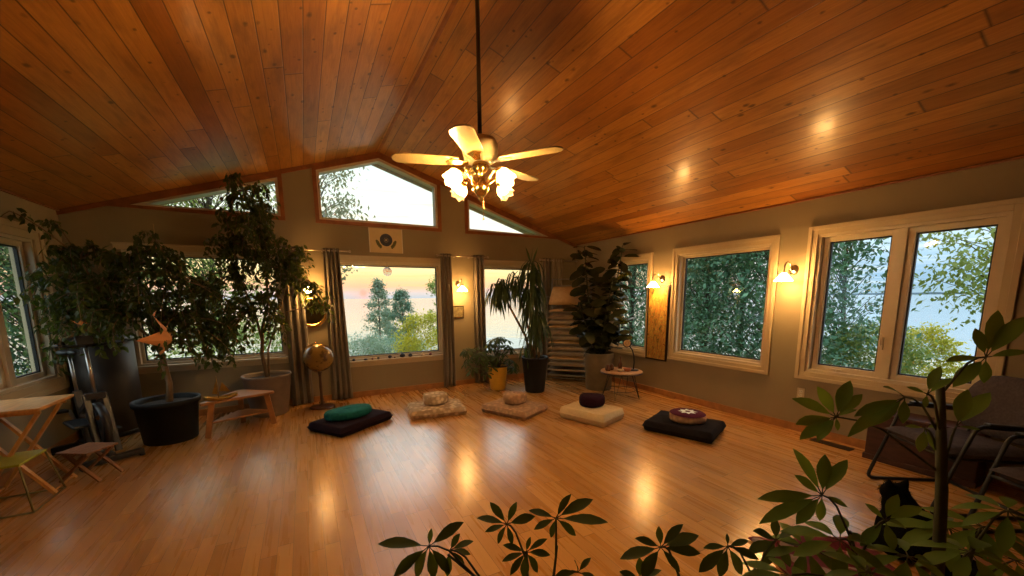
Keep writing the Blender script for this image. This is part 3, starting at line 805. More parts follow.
ol = thing('wall_outlet', 'cream electrical outlet low on the right wall', 'outlet', (XR, 2.185, .43))
mb = MB(); mb.mm((-.006, -.036, -.058), (0, .036, .058)); mb.build('cover_plate', M['sash'], ol, bevel=.002)
for z in (-.02, .022):
    mb = MB(); mb.mm((-.009, -.017, z - .015), (-.005, .017, z + .015)); so = mb.build('socket', M['white'], ol)
    mb = MB(); mb.mm((-.0095, -.009, z - .006), (-.0088, -.006, z + .006)); mb.mm((-.0095, .006, z - .006), (-.0088, .009, z + .006)); mb.build('slot', M['black'], so)
vt = thing('floor_vent', 'dark metal floor register near the right wall', 'vent', (4.60, 1.80, 0))
mb = MB(); mb.mm((-.055, -.17, 0), (.055, .17, .006)); mb.build('grille', M['darkrod'], vt)
mb = MB()
for i in range(12): mb.mm((-.042, -.155 + i * .026, .006), (.042, -.142 + i * .026, .0075))
mb.build('louvre', M['black'], vt)

# ================================================================== curtains
m, t, b = newmat('taupe_striped_curtain')
o = t.sep(t.obj()); n = t.noise(t.obj(), 60.0, 2.0)
t.put(b.inputs['Base Color'], t.mix(n, (.13, .105, .075), (.20, .165, .12)))
b.inputs['Roughness'].default_value = .85; b.inputs['Sheen Weight'].default_value = .2
M['curtain'] = m
M['sheer'] = mat('cream_curtain', (.38, .31, .21), .85, .1, 30.0)
def curtain(label, x0, x1, zt, mt, rod_y, flare=0.0, folds=4, seed=0):
    r = random.Random(seed); w = x1 - x0; cx = (x0 + x1) / 2
    c = thing('curtain', label, 'curtain', (cx, rod_y, 0), 0)
    nx = folds * 10; nz = 16; vs = []; fs = []
    for j in range(nz + 1):
        s = j / nz; z = .02 + (zt - .02) * s
        for i in range(nx + 1):
            u = i / nx
            ww = w * (1 + flare * (1 - s))
            amp = .032 * (.75 + .25 * (1 - s))
            ph = u * folds * 2 * PI
            vs.append(((u - .5) * ww + .008 * math.sin(ph * 2 + s * 3 + seed) , amp * math.sin(ph + .5 * math.sin(s * 4 + seed)), z))
    for j in range(nz):
        for i in range(nx):
            a = j * (nx + 1) + i; fs.append((a, a + 1, a + nx + 2, a + nx + 1))
    mb = MB(); mb.add(vs, fs, True)
    o = mb.build('drape', mt, c)
    so = o.modifiers.new('thick', 'SOLIDIFY'); so.thickness = .004
    for i in range(folds):
        x = ((i + .5) / folds - .5) * w
        mb = MB(); vs = []; fs = []
        for k in range(16):
            a = 2 * PI * k / 16
            for q in range(6):
                b_ = 2 * PI * q / 6
                rr_ = .022 + .004 * math.cos(b_)
                vs.append((x + .004 * math.sin(b_), rr_ * math.cos(a), zt - .035 + rr_ * math.sin(a)))
        for k in range(16):
            for q in range(6): fs.append((k * 6 + q, k * 6 + (q + 1) % 6, ((k + 1) % 16) * 6 + (q + 1) % 6, ((k + 1) % 16) * 6 + q))
        mb.add(vs, fs, True); mb.build('grommet', M['nickel'], c)
    return c
RODY, RODZ = YB - .10, 2.17
curtain('taupe curtain at right edge of the window behind the fig trees', -.24, .0, RODZ + .035, M['curtain'], RODY, .12, 3, 1)
curtain('taupe curtain at left edge of the sunset window', .30, .50, RODZ + .035, M['curtain'], RODY, .45, 4, 2)
curtain('narrow taupe curtain at right edge of the sunset window', 1.99, 2.17, RODZ + .035, M['curtain'], RODY, .1, 3, 3)
curtain('taupe curtain at left edge of the window behind the dracaena', 2.55, 2.75, RODZ + .035, M['curtain'], RODY, .1, 3, 4)
curtain('taupe curtain between the dracaena window and the tray rack', 3.93, 4.08, RODZ + .035, M['curtain'], RODY, .05, 2, 5)
curtain('pale curtain beside the rack in the far corner', 4.13, 4.36, RODZ + .035, M['sheer'], RODY, .0, 4, 6)
def rod(label, x0, x1):
    c = thing('curtain_rod', label, 'curtain rod', ((x0 + x1) / 2, RODY, RODZ)); h = (x1 - x0) / 2
    mb = MB(); mb.tube([(-h, 0, 0), (h, 0, 0)], .011, 10); mb.build('pole', M['nickel'], c)
    for s in (-1, 1):
        mb = MB(); mb.ball((s * (h + .018), 0, 0), .02, 12); mb.build('finial', M['nickel'], c)
    for x in (-h * .3, h * .3):
        mb = MB(); mb.tube([(x, 0, .013), (x, .05, .015), (x, .096, 0)], .006, 6); mb.cyl((x, .09, 0), (x, .0995, 0), .02, n=12); mb.build('bracket', M['nickel'], c)
rod('curtain rod holding the two curtains either side of the mirror', -.32, .62)
rod('curtain rod above the small plaque and wall lamp', 1.95, 2.80)
rod('curtain rod ending in the far right corner', 3.88, 4.66)

# ================================================================== stones and shells along the middle sill
def stone(name, label, cat, x, r, mt, seed, h=.8, group='little stones on the middle window sill'):
    q = random.Random(seed); mb = MB(); mb.ball((0, 0, r * h * .96), (r, r * .8, r * h), 12)
    mb.v = [(a * (1 + .18 * math.sin(c * 90 + seed)), b * (1 + .15 * math.cos(a * 110 + seed)), c) for a, b, c in mb.v]
    o = mb.build(name, mt, loc=(x, YB - .035, .566)); return tag(o, label, cat, group)
M['darkstone'] = mat('dark_stone', (.03, .028, .035), .5, .5, 30.0)
M['redstone'] = mat('red_brown_stone', (.14, .045, .03), .6, .4, 30.0)
M['shell'] = mat('cream_shell', (.55, .45, .30), .5, .2, 30.0)
sx = [(.60, .022, 'darkstone', 'small dark stone at far left of middle sill'), (.77, .026, 'darkstone', 'flat dark stone second from left on middle sill'),
      (.87, .018, 'redstone', 'small reddish stone third from left on middle sill'), (.955, .022, 'darkstone', 'dark stone just right of the reddish one on middle sill'),
      (1.13, .030, 'darkstone', 'dark stone left of the tiny red pebble on middle sill'), (1.205, .014, 'redstone', 'tiny red pebble at the centre of middle sill'),
      (1.325, .042, 'darkstone', 'largest black stone on the middle sill'), (1.45, .034, 'darkstone', 'second largest black stone, right of the largest on sill'),
      (1.78, .026, 'redstone', 'reddish stone at far right of middle sill')]
for i, (x, r, k, lb) in enumerate(sx): stone('stone', lb, 'stone', x, r, M[k], i, .55 if i == 1 else .85)
mb = MB(); mb.lathe([(.001, 0), (.03, .002), (.034, .015), (.024, .03), (.012, .045), (.001, .06)], 14)
tag(mb.build('seashell', M['shell'], loc=(1.645, YB - .035, .566)), 'pointed cream shell among the stones on middle sill', 'shell', 'little stones on the middle window sill')

# ================================================================== meditation cushions
def fabric(name, c0, c1, scale=26.0, vor=False, rough=.9):
    m, t, b = newmat(name); o = t.obj()
    f = t.ramp(t.vor(o, scale)[0], [(.25, 0.0), (.55, 1.0)]) if vor else t.ramp(t.noise(o, scale, 3.0), [(.35, 0.0), (.65, 1.0)])
    t.put(b.inputs['Base Color'], t.mix(f, c0, c1)); b.inputs['Roughness'].default_value = rough
    b.inputs['Specular IOR Level'].default_value = .12
    w = t.noise(o, 180.0, 1.0); lump = t.noise(o, 9.0, 2.0)
    t.put(b.inputs['Normal'], t.bump(t.m('ADD', t.m('MULTIPLY', w, .08), lump), .5, .02))
    return m
M['plum'] = fabric('dark_plum_cotton', (.012, .005, .011), (.018, .008, .016))
M['teal'] = fabric('teal_cotton', (.008, .10, .10), (.015, .15, .145))
M['floral'] = fabric('beige_floral_cotton', (.70, .56, .38), (.40, .29, .18), 16.0, True)
M['floral2'] = fabric('tan_floral_cotton', (.52, .33, .19), (.34, .21, .12), 18.0, True)
M['butter'] = fabric('cream_cotton', (.66, .52, .31), (.60, .46, .26))
M['purple'] = fabric('deep_purple_cotton', (.022, .005, .013), (.03, .008, .018))
M['charcoal'] = fabric('charcoal_cotton', (.012, .010, .013), (.019, .016, .018))
M['ptop'] = fabric('purple_cushion_top', (.07, .010, .028), (.09, .014, .036))
M['lotus'] = mat('pale_applique', (.80, .95, .95), .8, .03, 30.0)
def pillow_mesh(L, W, H, p=.55, nx=16, ny=12, lump=.05, seed=0, ex=5):
    """stuffed flat cushion, seam at mid height, top surface swelling"""
    mb = MB()
    def surf(sg):
        vs = []; fs = []
        for j in range(ny + 1):
            for i in range(nx + 1):
                u = i / nx * 2 - 1; v = j / ny * 2 - 1
                e = max(0.0, (1 - abs(u) ** ex) * (1 - abs(v) ** ex)) ** p
                l = 1 + lump * math.sin(u * 7 + seed) * math.cos(v * 6 + seed * 2)
                pin = 1 - .03 * (1 - abs(u)) * abs(v) ** 4
                z = H * .5 + sg * H * .5 * e * l
                vs.append((u * L / 2 * (1 - .03 * (1 - abs(v) ** 2)), v * W / 2 * pin, max(z, .0)))
        for j in range(ny):
            for i in range(nx):
                a = j * (nx + 1) + i; q = (a, a + 1, a + nx + 2, a + nx + 1)
                fs.append(q if sg > 0 else q[::-1])
        mb.add(vs, fs, True)
    surf(1); surf(-1)
    return mb
def zabuton(label, c, L, W, H, rot, mt, seed):
    t_ = thing('sitting_mat', label, 'meditation mat', (c[0], c[1], 0), R(rot), 'padded meditation mats on the floor')
    mb = pillow_mesh(L, W, H, .16, 34, 28, .04, seed, 14)
    mb.build('cushion_body', M[mt], t_)
    mb = MB(); h = H / 2; pts = []
    for (a, b_) in ((-1, -1), (1, -1), (1, 1), (-1, 1), (-1, -1)): pts.append((a * L / 2 * .995, b_ * W / 2 * .995, h))
    mb.tube(pts, .004, 6); mb.build('piping', M[mt], t_)
zabuton('flat dark plum mat under the teal cushion', (.40, 4.86), .78, .56, .11, 35, 'plum', 1)
zabuton('beige floral mat, second from left, under a matching round cushion', (1.44, 4.86), .72, .50, .11, -9, 'floral', 2)
zabuton('tan patterned mat in the middle of the row of five', (2.35, 4.38), .72, .55, .11, -64, 'floral2', 3)
zabuton('thick cream mat under the dark purple cushion', (3.05, 3.66), .64, .50, .15, -71, 'butter', 4)
zabuton('charcoal mat nearest the right wall', (3.66, 2.80), .74, .56, .12, -68, 'charcoal', 5)
def zafu(label, c, r, h, mt, seed, sx=1.0, rot=0, pleats=True):
    t_ = thing('meditation_cushion', label, 'cushion', c, R(rot), 'round cushions resting on the mats')
    mb = MB(); n = 48
    prof = [(0.001, 0), (.7, .0), (.93, .10), (1.0, .3), (1.0, .68), (.94, .88), (.8, .97), (.45, 1.01), (.001, 1.0)]
    mb.lathe([(a * r, b_ * h) for a, b_ in prof], n, sx=sx)
    out = []
    for (x, y, z) in mb.v:
        a = math.atan2(y, x); d = math.hypot(x, y) / r
        k = 1 + (.018 * math.cos(a * 20) * (1 if pleats else 0) + .02 * math.sin(a * 3 + seed)) * min(1, d)
        out.append((x * k, y * k, z * (1 + .05 * math.sin(a * 2 + seed) * d)))
    mb.v = out
    mb.build('cushion_body', M[mt], t_)
    return t_
t_ = zafu('flattened teal cushion on the dark plum mat', (.37, 4.88, .108), .19, .10, 'teal', 1, 1.45, 20)
mb = MB(); mb.tube([(-.24, 0, .085), (-.12, .0, .099), (0, .0, .104), (.12, 0, .099), (.24, 0, .085)], .005, 6); mb.build('seam', M['teal'], t_)
t_ = zafu('round beige floral cushion on the matching mat', (1.45, 4.93, .108), .165, .14, 'floral', 2)
mb = MB(); mb.ball((0, 0, .14), (.02, .02, .006), 12); mb.build('button', M['floral'], t_)
t_ = zafu('round tan patterned cushion in the middle of the row', (2.38, 4.43, .108), .155, .14, 'floral2', 3)
mb = MB(); mb.ball((0, 0, .14), (.018, .018, .006), 12); mb.build('button', M['floral2'], t_)
t_ = zafu('dark purple cushion on the thick cream mat', (3.10, 3.72, .146), .155, .14, 'purple', 4, 1.08, 20)
mb = MB(); mb.ball((0, 0, .14), (.018, .018, .006), 12); mb.build('button', M['purple'], t_)
t_ = zafu('tan cushion with purple top and pale lotus star', (3.68, 2.78, .118), .19, .10, 'floral2', 5, 1.0, 0, False)
mb = MB(); mb.lathe([(.186, .09), (.17, .1), (.1, .106), (.001, .107)], 40); top = mb.build('cover_top', M['ptop'], t_)
mb = MB(); vs = [(.028 * math.cos(R(k * 22.5)), .028 * math.sin(R(k * 22.5)), .110) for k in range(16)]
vs += [((.105 if k % 2 == 0 else .062) * math.cos(R(k * 22.5)), (.105 if k % 2 == 0 else .062) * math.sin(R(k * 22.5)), .109) for k in range(16)]
mb.add(vs, [(k, 16 + k, 16 + (k + 1) % 16, (k + 1) % 16) for k in range(16)]); mb.build('lotus_applique', M['lotus'], top)

# ================================================================== globe on a stand
m, t, b = newmat('antique_gold_globe')
n = t.noise(t.obj(), 6.5, 5.0, .6)
t.put(b.inputs['Base Color'], t.mix(t.ramp(n, [(.52, 0.0), (.56, 1.0)]), (.26, .155, .028), (.11, .058, .010)))
b.inputs['Roughness'].default_value = .22; b.inputs['Coat Weight'].default_value = .5; b.inputs['Coat Roughness'].default_value = .08
M['globe'] = m
M['darkwood'] = mat('dark_stained_wood', (.07, .03, .014), .4, .3, 14.0, coat=.2)
g = thing('floor_globe', 'antique gold globe on a slender dark floor stand', 'globe', (.12, 5.90, 0))
mb = MB(); mb.lathe([(.001, .0), (.155, .0), (.16, .012), (.14, .026), (.05, .04), (.02, .055), (.001, .056)], 28); mb.build('base', M['darkwood'], g)
mb = MB(); mb.lathe([(.02, .05), (.022, .12), (.017, .2), (.02, .3), (.016, .42), (.02, .48), (.03, .5), (.001, .5)], 16); mb.build('pole', M['darkwood'], g)
mb = MB(); mb.ball((0, 0, .705), .195, 32); mb.build('globe_ball', M['globe'], g)
mb = MB(); tl = R(23)
pts = [(.208 * math.sin(R(a)) , 0, .705 - .208 * math.cos(R(a))) for a in range(0, 181, 12)]
pts = [Vector(p) for p in pts]; q = Matrix.Rotation(R(150), 3, 'Z'); pts = [q @ p for p in pts]
mb.tube(pts, .006, 6); mb.build('meridian_ring', M['brass'], g)

# ================================================================== corner table with boat ornament
M['teak'] = mat('teak_wood', (.34, .155, .05), .4, .25, 7.0, stretch=(1, 5, 1), coat=.15)
tt = thing('corner_table', 'low wooden triangular side table with a lower shelf', 'side table', (-.77, 5.20, 0))
def rtri(c0, c1, c2, r, z0, z1, mb):
    P3 = [Vector(c0), Vector(c1), Vector(c2)]; out = []
    for i in range(3):
        p, q, s = P3[i - 1], P3[i], P3[(i + 1) % 3]
        a = (p - q).normalized(); b_ = (s - q).normalized()
        for k in range(6):
            u = k / 5; p0 = q + a * r; p1 = q + b_ * r
            out.append(p0 * (1 - u) ** 2 + q * 2 * u * (1 - u) + p1 * u * u)
    mb.prism([(p.x, p.y, z0) for p in out], (0, 0, z1 - z0))
mb = MB(); rtri((-.34, -.10), (.42, .22), (-.02, .56), .12, .37, .40, mb); mb.build('table_top', M['teak'], tt, bevel=.006)
mb = MB(); rtri((-.25, -.04), (.36, .22), (0, .48), .08, .15, .17, mb); mb.build('lower_shelf', M['teak'], tt, bevel=.004)
for (x, y, a, b_) in ((-.21, .0, -.06, -.03), (.29, .20, .05, .0), (0, .40, .0, .05)):
    mb = MB(); mb.bar((x + a, y + b_, 0), (x, y, .37), .055, .032, (0, 1, 0)); mb.build('leg', M['teak'], tt, bevel=.004)
M['gold'] = mat('aged_brass_casting', (.55, .36, .09), .3, .3, 16.0, metal=1.0)
bo = thing('boat_ornament', 'brass sailing boat ornament on the triangular table', 'ornament', (-.89, 5.22, .40), R(20))
vs = []; fs = []; nn = 14
for i in range(nn + 1):
    u = i / nn * 2 - 1; w = .05 * math.sqrt(max(0, 1 - abs(u) ** 2.2)) + .002; zt_ = .035 + .03 * u * u
    for k in range(9):
        a = PI * k / 8; vs.append((u * .15, w * math.cos(a), zt_ - math.sin(a) * (zt_ - .002) * (1 - .35 * u * u)))
for i in range(nn):
    for k in range(8): fs.append((i * 9 + k, i * 9 + k + 1, (i + 1) * 9 + k + 1, (i + 1) * 9 + k))
mb = MB(); mb.add(vs, fs, True); mb.add([(x, y, z - .008) for x, y, z in vs if abs(z - (.035 + .03 * (x / .15) ** 2)) < 1e-6], [], True)
hull = mb.build('hull', M['gold'], bo); so = hull.modifiers.new('thick', 'SOLIDIFY'); so.thickness = .004
mb = MB(); mb.tube([(-.02, 0, .01), (-.025, 0, .27)], [.005, .003], 8); mb.build('mast', M['gold'], bo)
mb = MB(); mb.add([(-.03, 0, .07), (-.075, .02, .08), (-.028, 0, .22)], [(0, 1, 2)]); mb.add([(-.01, .004, .10), (.085, -.02, .085), (.02, -.004, .20)], [(0, 1, 2)])
sl = mb.build('sail', M['gold'], bo); so = sl.modifiers.new('thick', 'SOLIDIFY'); so.thickness = .003

# ================================================================== tray rack in the far corner
M['tray'] = mat('pale_tray_board', (.33, .26, .18), .6, .2, 6.0)
M['tray2'] = mat('grey_tray_board', (.20, .18, .15), .6, .2, 6.0)
M['galv'] = mat('galvanised_steel', (.32, .31, .29), .4, .2, 18.0, metal=.8)
rk = thing('tray_rack', 'tall grey metal rack of stacked trays in the far corner', 'rack', (4.20, 5.72, 0), R(-47))
W2, D2, H2 = .36, .20, 1.84
for x in (-W2, W2):
    for y in (-D2, D2):
        mb = MB(); mb.bar((x, y, 0), (x, y, H2 if y > 0 else 1.52), .025, .025); mb.build('post', M['galv'], rk)
def rail(pts, r_=.008):
    mb = MB(); mb.tube(pts, r_, 8); mb.build('rail', M['galv'], rk)
for z in (1.82, 1.70): rail([(-W2, D2, z), (W2, D2, z)])
for x in (-W2, W2): rail([(x, -D2, 1.50), (x, 0, 1.50), (x, D2, 1.50)])
rail([(-W2, -D2, .05), (W2, -D2, .05)], .01); rail([(-W2, D2, .05), (W2, D2, .05)], .01)
for k in range(13):
    z = .10 + k * .093
    mb = MB(); e = .012
    mb.mm((-W2 + .02, -D2 - .06, z), (W2 - .02, -D2 - .045, z + .028))
    for x in (-W2 + .02, W2 - .035): mb.mm((x, -D2 - .045, z), (x + .015, D2 - .02, z + .02))
    mb.mm((-W2 + .035, -D2 - .045, z + .002), (W2 - .035, D2 - .02, z + .008))
    mb.build('tray', M['tray' if k % 3 else 'tray2'], rk, bevel=.002)
    q = Matrix.Rotation(R(-12), 3, 'X')
# folded pads lying in the trays
rot = Matrix.Rotation(R(-47), 3, 'Z')
M['padtan'] = fabric('tan_pad', (.55, .36, .17), (.48, .30, .13), 12.0)
M['padgrey'] = fabric('grey_beige_pad', (.44, .36, .27), (.36, .29, .21), 12.0)
padlabels = ['bottom', 'second', 'third', 'fourth', 'fifth', 'sixth', 'seventh', 'eighth', 'ninth', 'tenth', 'eleventh', 'twelfth']
for k in range(2, 13):
    z = .10 + k * .093 + .009
    mb = pillow_mesh(.64, .34, .062, .3, 12, 8, .05, k)
    mb.v = [tuple(rot @ Vector((x, y - .10, zz_)) + Vector((4.20, 5.72, z))) for x, y, zz_ in mb.v]
    o = mb.build('folded_pad', M['padgrey' if k % 3 else 'padtan'])
    tag(o, 'folded %s pad in the corner rack, number %d counting up from the lowest pad' % ('tan' if k % 3 == 0 else 'grey-beige', k - 1), 'folded pad', 'folded pads in the tray rack')
mb = MB(); vs = []; fs = []
for i in range(9):
    u = i / 8
    y = -D2 - .05 + .42 * u; z = 1.36 + .30 * math.sin(u * PI * .5)
    for x in (-.31, .31): vs.append(tuple(rot @ Vector((x, y, z)) + Vector((4.20, 5.72, 0))))
for i in range(8): fs.append((i * 2, i * 2 + 1, i * 2 + 3, i * 2 + 2))
mb.add(vs, fs, True); o = mb.build('curved_board', M['padtan']); so = o.modifiers.new('thick', 'SOLIDIFY'); so.thickness = .025; so.offset = 1
tag(o, 'broad tan sheet curving up over the top of the tray rack', 'board')

# ================================================================== round table with lamp and bowls
rt_ = thing('round_side_table', 'small round wooden table on splayed dark wire legs', 'side table', (4.10, 4.26, 0))
M['oak'] = mat('warm_oak', (.36, .20, .09), .45, .2, 9.0, stretch=(1, 6, 1))
mb = MB(); mb.lathe([(.001, .385), (.29, .385), (.30, .392), (.30, .405), (.292, .41), (.001, .41)], 40); mb.build('table_top', M['oak'], rt_)
mb = MB(); mb.lathe([(.27, .375), (.302, .375), (.306, .395), (.301, .395), (.301, .383), (.27, .383)], 40); mb.build('rim_band', M['darkrod'], rt_)
for k in range(4):
    a = R(30 + 90 * k); d = Vector((math.cos(a), math.sin(a), 0)); s = Vector((-d.y, d.x, 0))
    mb = MB(); mb.tube([d * .17 + s * .06 + Vector((0, 0, .38)), d * .275 + Vector((0, 0, .006)), d * .17 - s * .06 + Vector((0, 0, .38))], .006, 6); mb.build('leg', M['black'], rt_)
mb = MB(); pts = [(.21 * math.cos(R(a)), .21 * math.sin(R(a)), .12) for a in range(0, 361, 15)]; mb.tube(pts, .004, 6, cap=False); mb.build('ring_stretcher', M['black'], rt_)
dl = thing('desk_lamp', 'black gooseneck lamp with round pale face on the round table', 'lamp', (4.25, 4.17, .41))
mb = MB(); mb.lathe([(.001, 0), (.075, 0), (.078, .008), (.07, .016), (.001, .018)], 24); mb.build('base', M['black'], dl)
mb = MB(); mb.tube([(0, 0, .015), (.005, -.005, .12), (.0, .0, .22), (-.02, .012, .30), (-.05, .035, .355), (-.075, .05, .385)], .009, 8); mb.build('gooseneck', M['black'], dl)
fd = (CAM - Vector((4.17, 4.22, .8))); fd.normalize(); fd = (fd + Vector((0, 0, -.1))).normalized()
q = Vector((0, 0, 1)).rotation_difference(fd).to_matrix()
M['lampface'] = mat('pale_lamp_face', (.55, .40, .22), .5, .1, 12.0)
mb = MB(); mb.lathe([(.001, -.03), (.03, -.028), (.058, -.012), (.062, .012), (.05, .014)], 24, m=q, c=(-.085, .06, .405)); hd = mb.build('lamp_head', M['black'], dl)
mb = MB(); mb.lathe([(.024, .0145), (.056, .013)], 24, m=q, c=(-.085, .06, .405)); mb.lathe([(.001, .012), (.022, .012)], 20, m=q, c=(-.085, .06, .405)); mb.build('face_ring', M['lampface'], hd)
M['glassy'] = mat('amber_glass', (.12, .05, .02), .15, .3, 12.0, coat=.5)
M['clay'] = mat('terracotta_clay', (.33, .12, .05), .7, .2, 20.0)
def bowl(name, label, cat, x, y, prof, mt, grp=None):
    mb = MB(); mb.lathe(prof, 20); o = mb.build(name, mt, loc=(x, y, .411)); return tag(o, label, cat, grp)
bowl('glass_jar', 'amber glass jar at left of the round table', 'jar', 3.90, 4.33, [(.001, 0), (.03, 0), (.042, .02), (.042, .05), (.028, .075), (.03, .085), (.026, .085), (.024, .075), (.036, .05), (.036, .02), (.001, .01)], M['glassy'])
bowl('glass_jar', 'smaller amber jar beside the first on the round table', 'jar', 4.0, 4.36, [(.001, 0), (.026, 0), (.036, .018), (.034, .045), (.024, .07), (.026, .08), (.022, .08), (.02, .07), (.03, .045), (.03, .018), (.001, .01)], M['glassy'])
bowl('small_dish', 'shallow pale dish in the middle of the round table', 'dish', 4.02, 4.20, [(.001, 0), (.03, 0), (.05, .02), (.055, .03), (.05, .03), (.03, .008), (.001, .006)], M['shell'])
bowl('clay_bowl', 'terracotta bowl at right of the round table', 'bowl', 4.12, 4.16, [(.001, 0), (.035, 0), (.055, .025), (.058, .045), (.053, .045), (.048, .025), (.001, .012)], M['clay'])
bowl('slim_vase', 'slim dark glass bottle at back of the round table', 'bottle', 4.14, 4.33, [(.001, 0), (.028, 0), (.03, .08), (.012, .12), (.011, .19), (.014, .2), (.001, .2)], M['glassy'])
# ================================================================== furniture by the left wall
M['pine'] = mat('honey_pine', (.62, .34, .11), .4, .18, 6.0, stretch=(6, 1, 1), coat=.15)
M['pinedark'] = mat('brown_slatted_wood', (.28, .14, .06), .5, .2, 8.0)
M['lime'] = mat('lime_green_top', (.42, .44, .03), .45, .1, 10.0)
M['wire'] = mat('olive_painted_wire', (.20, .18, .07), .45, .15, 20.0)
ft = thing('folding_table', 'honey coloured folding wooden table under the left window', 'table', (-2.03, 4.34, 0))
mb = MB(); mb.mm((-.245, -.25, .695), (.245, .25, .72)); mb.build('table_top', M['pine'], ft, bevel=.004)
for y in (-.19, .17):
    mb = MB(); mb.mm((-.22, y, .665), (.22, y + .02, .695)); mb.build('apron', M['pine'], ft)
for y in (-.16, .14):
    for s in (-1, 1):
        mb = MB(); yy = y + (.024 if s > 0 else 0)
        mb.bar((-.20 * s, yy, .67), (.20 * s, yy, .01), .02, .035, (0, 1, 0)); mb.build('leg', M['pine'], ft)
for x in (-.19, .19):
    mb = MB(); mb.tube([(x, -.15, .03), (x, .16, .03)], .008, 8); mb.build('stretcher', M['pine'], ft)
gs = thing('wire_stool', 'low stool with lime green top and thin wire frame', 'stool', (-2.05, 4.10, 0))
mb = MB(); mb.mm((-.19, -.17, .345), (.19, .17, .362)); mb.build('seat', M['lime'], gs, bevel=.004)
mb = MB()
bt = [(-.23, -.21, .008), (.23, -.21, .008), (.23, .21, .008), (-.23, .21, .008)]; tp = [(-.18, -.16, .342), (.18, -.16, .342), (.18, .16, .342), (-.18, .16, .342)]
mb.tube(bt + bt[:1], .0065, 6); mb.build('base_rail', M['wire'], gs)
for a, b_ in zip(bt, tp):
    mb = MB(); mb.tube([a, b_], .0065, 6); mb.build('leg', M['wire'], gs)
ws = thing('folding_stool', 'small brown folding wooden stool with crossed legs in front of bike', 'stool', (-1.71, 4.46, 0), R(-30))
mb = MB()
for k in range(5): mb.mm((-.135 + k * .055, -.125, .255), (-.135 + k * .055 + .049, .125, .27))
mb.build('seat', M['pinedark'], ws, bevel=.002)
for y in (-.10, .085):
    for s in (-1, 1):
        mb = MB(); yy = y + (.018 if s > 0 else 0); mb.bar((-.12 * s, yy, .25), (.16 * s, yy, .012), .016, .028, (0, 1, 0)); mb.build('leg', M['pinedark'], ws)

# metal drum in the corner
M['drum'] = mat('brushed_grey_drum', (.055, .045, .036), .5, .2, 5.0, metal=.5, stretch=(1, 1, .2))
M['rubber'] = mat('black_plastic', (.013, .013, .014), .45, .2, 20.0)
dm = thing('metal_bin', 'tall grey metal bin with a black lid in the left corner', 'bin', (-2.02, 5.93, 0))
mb = MB(); mb.lathe([(.001, 0), (.25, 0), (.255, .02), (.26, .5), (.255, 1.07), (.001, 1.07)], 40); mb.build('drum_body', M['drum'], dm)
mb = MB(); mb.lathe([(.262, 1.055), (.268, 1.06), (.268, 1.09), (.25, 1.105), (.001, 1.12)], 40); mb.lathe([(.268, 1.06), (.25, 1.065), (.25, 1.07)], 40); mb.build('lid', M['rubber'], dm)
mb = MB(); mb.lathe([(.25, 0), (.262, .0), (.262, .045), (.255, .05)], 40); mb.build('base_ring', M['rubber'], dm)

# exercise bike
ax_ = Vector((.56, -.83, 0)).normalized(); bk = thing('exercise_bike', 'black stationary exercise bike in front of the metal bin', 'exercise bike', (-1.90, 5.12, 0), math.atan2(ax_.y, ax_.x))
# local +x = forward
M['frame'] = mat('graphite_frame', (.03, .03, .033), .35, .15, 20.0, metal=.3)
mb = MB()
mb.bar((-.42, 0, .07), (.38, 0, .07), .05, .05)
mb.bar((-.18, 0, .09), (-.28, 0, .62), .05, .06, (0, 1, 0))
mb.bar((.34, .06, .09), (.19, .06, .64), .022, .05, (0, 1, 0)); mb.bar((.34, -.06, .09), (.19, -.06, .64), .022, .05, (0, 1, 0)); mb.bar((.19, -.07, .62), (.19, .07, .62), .06, .06)
mb.bar((-.24, 0, .40), (.17, 0, .62), .045, .06, (0, 1, 0)); mb.build('frame', M['frame'], bk, bevel=.006)
for x in (-.42, .38):
    mb = MB(); mb.bar((x, -.22, .045), (x, .22, .045), .06, .05); fo = mb.build('stabiliser_foot', M['rubber'], bk, bevel=.008)
    mb = MB()
    for y in (-.215, .19): mb.mm((x - .035, y, 0), (x + .035, y + .03, .022))
    mb.build('foot_pad', M['rubber'], fo)
mb = MB(); mb.tube([(-.28, 0, .55), (-.32, 0, .97)], .014, 10); po = mb.build('seat_post', M['steel'], bk)
mb = MB(); mb.ball((-.34, 0, 1.0), (.13, .085, .03), 16); mb.ball((-.23, 0, 1.005), (.11, .035, .025), 14); mb.build('saddle', M['rubber'], bk)
mb = MB(); mb.tube([(.2, 0, .62), (.155, 0, 1.07)], .015, 10); mb.build('handlebar_post', M['steel'], bk)
mb = MB(); mb.tube([(.36, -.20, 1.12), (.20, -.20, 1.11), (.15, -.10, 1.09), (.15, .10, 1.09), (.20, .20, 1.11), (.36, .20, 1.12)], .014, 8); hb = mb.build('handlebar', M['rubber'], bk)
mb = MB(); mb.box((.17, 0, 1.14), (.02, .12, .09), Matrix.Rotation(R(-25), 3, 'Y')); mb.tube([(.155, 0, 1.07), (.165, 0, 1.11)], .012, 8); mb.build('console', M['rubber'], bk, bevel=.006)
mb = MB(); q = Matrix.Rotation(R(90), 3, 'X')
mb.lathe([(.001, -.02), (.05, -.022), (.17, -.014), (.19, -.03), (.22, -.03), (.22, .03), (.19, .03), (.17, .014), (.05, .022), (.001, .02)], 36, m=q, c=(.17, 0, .33)); fw_ = mb.build('flywheel', M['frame'], bk)
mb = MB(); mb.lathe([(.001, -.034), (.03, -.034), (.035, -.028)], 20, m=q, c=(.17, 0, .33)); mb.lathe([(.035, .028), (.03, .034), (.001, .034)], 20, m=q, c=(.17, 0, .33)); mb.build('hub_cap', M['steel'], fw_)
mb = MB(); mb.bar((-.12, -.095, .36), (.16, -.095, .34), .03, .15, (0, 1, 0)); mb.build('chain_guard', M['rubber'], bk, bevel=.02)
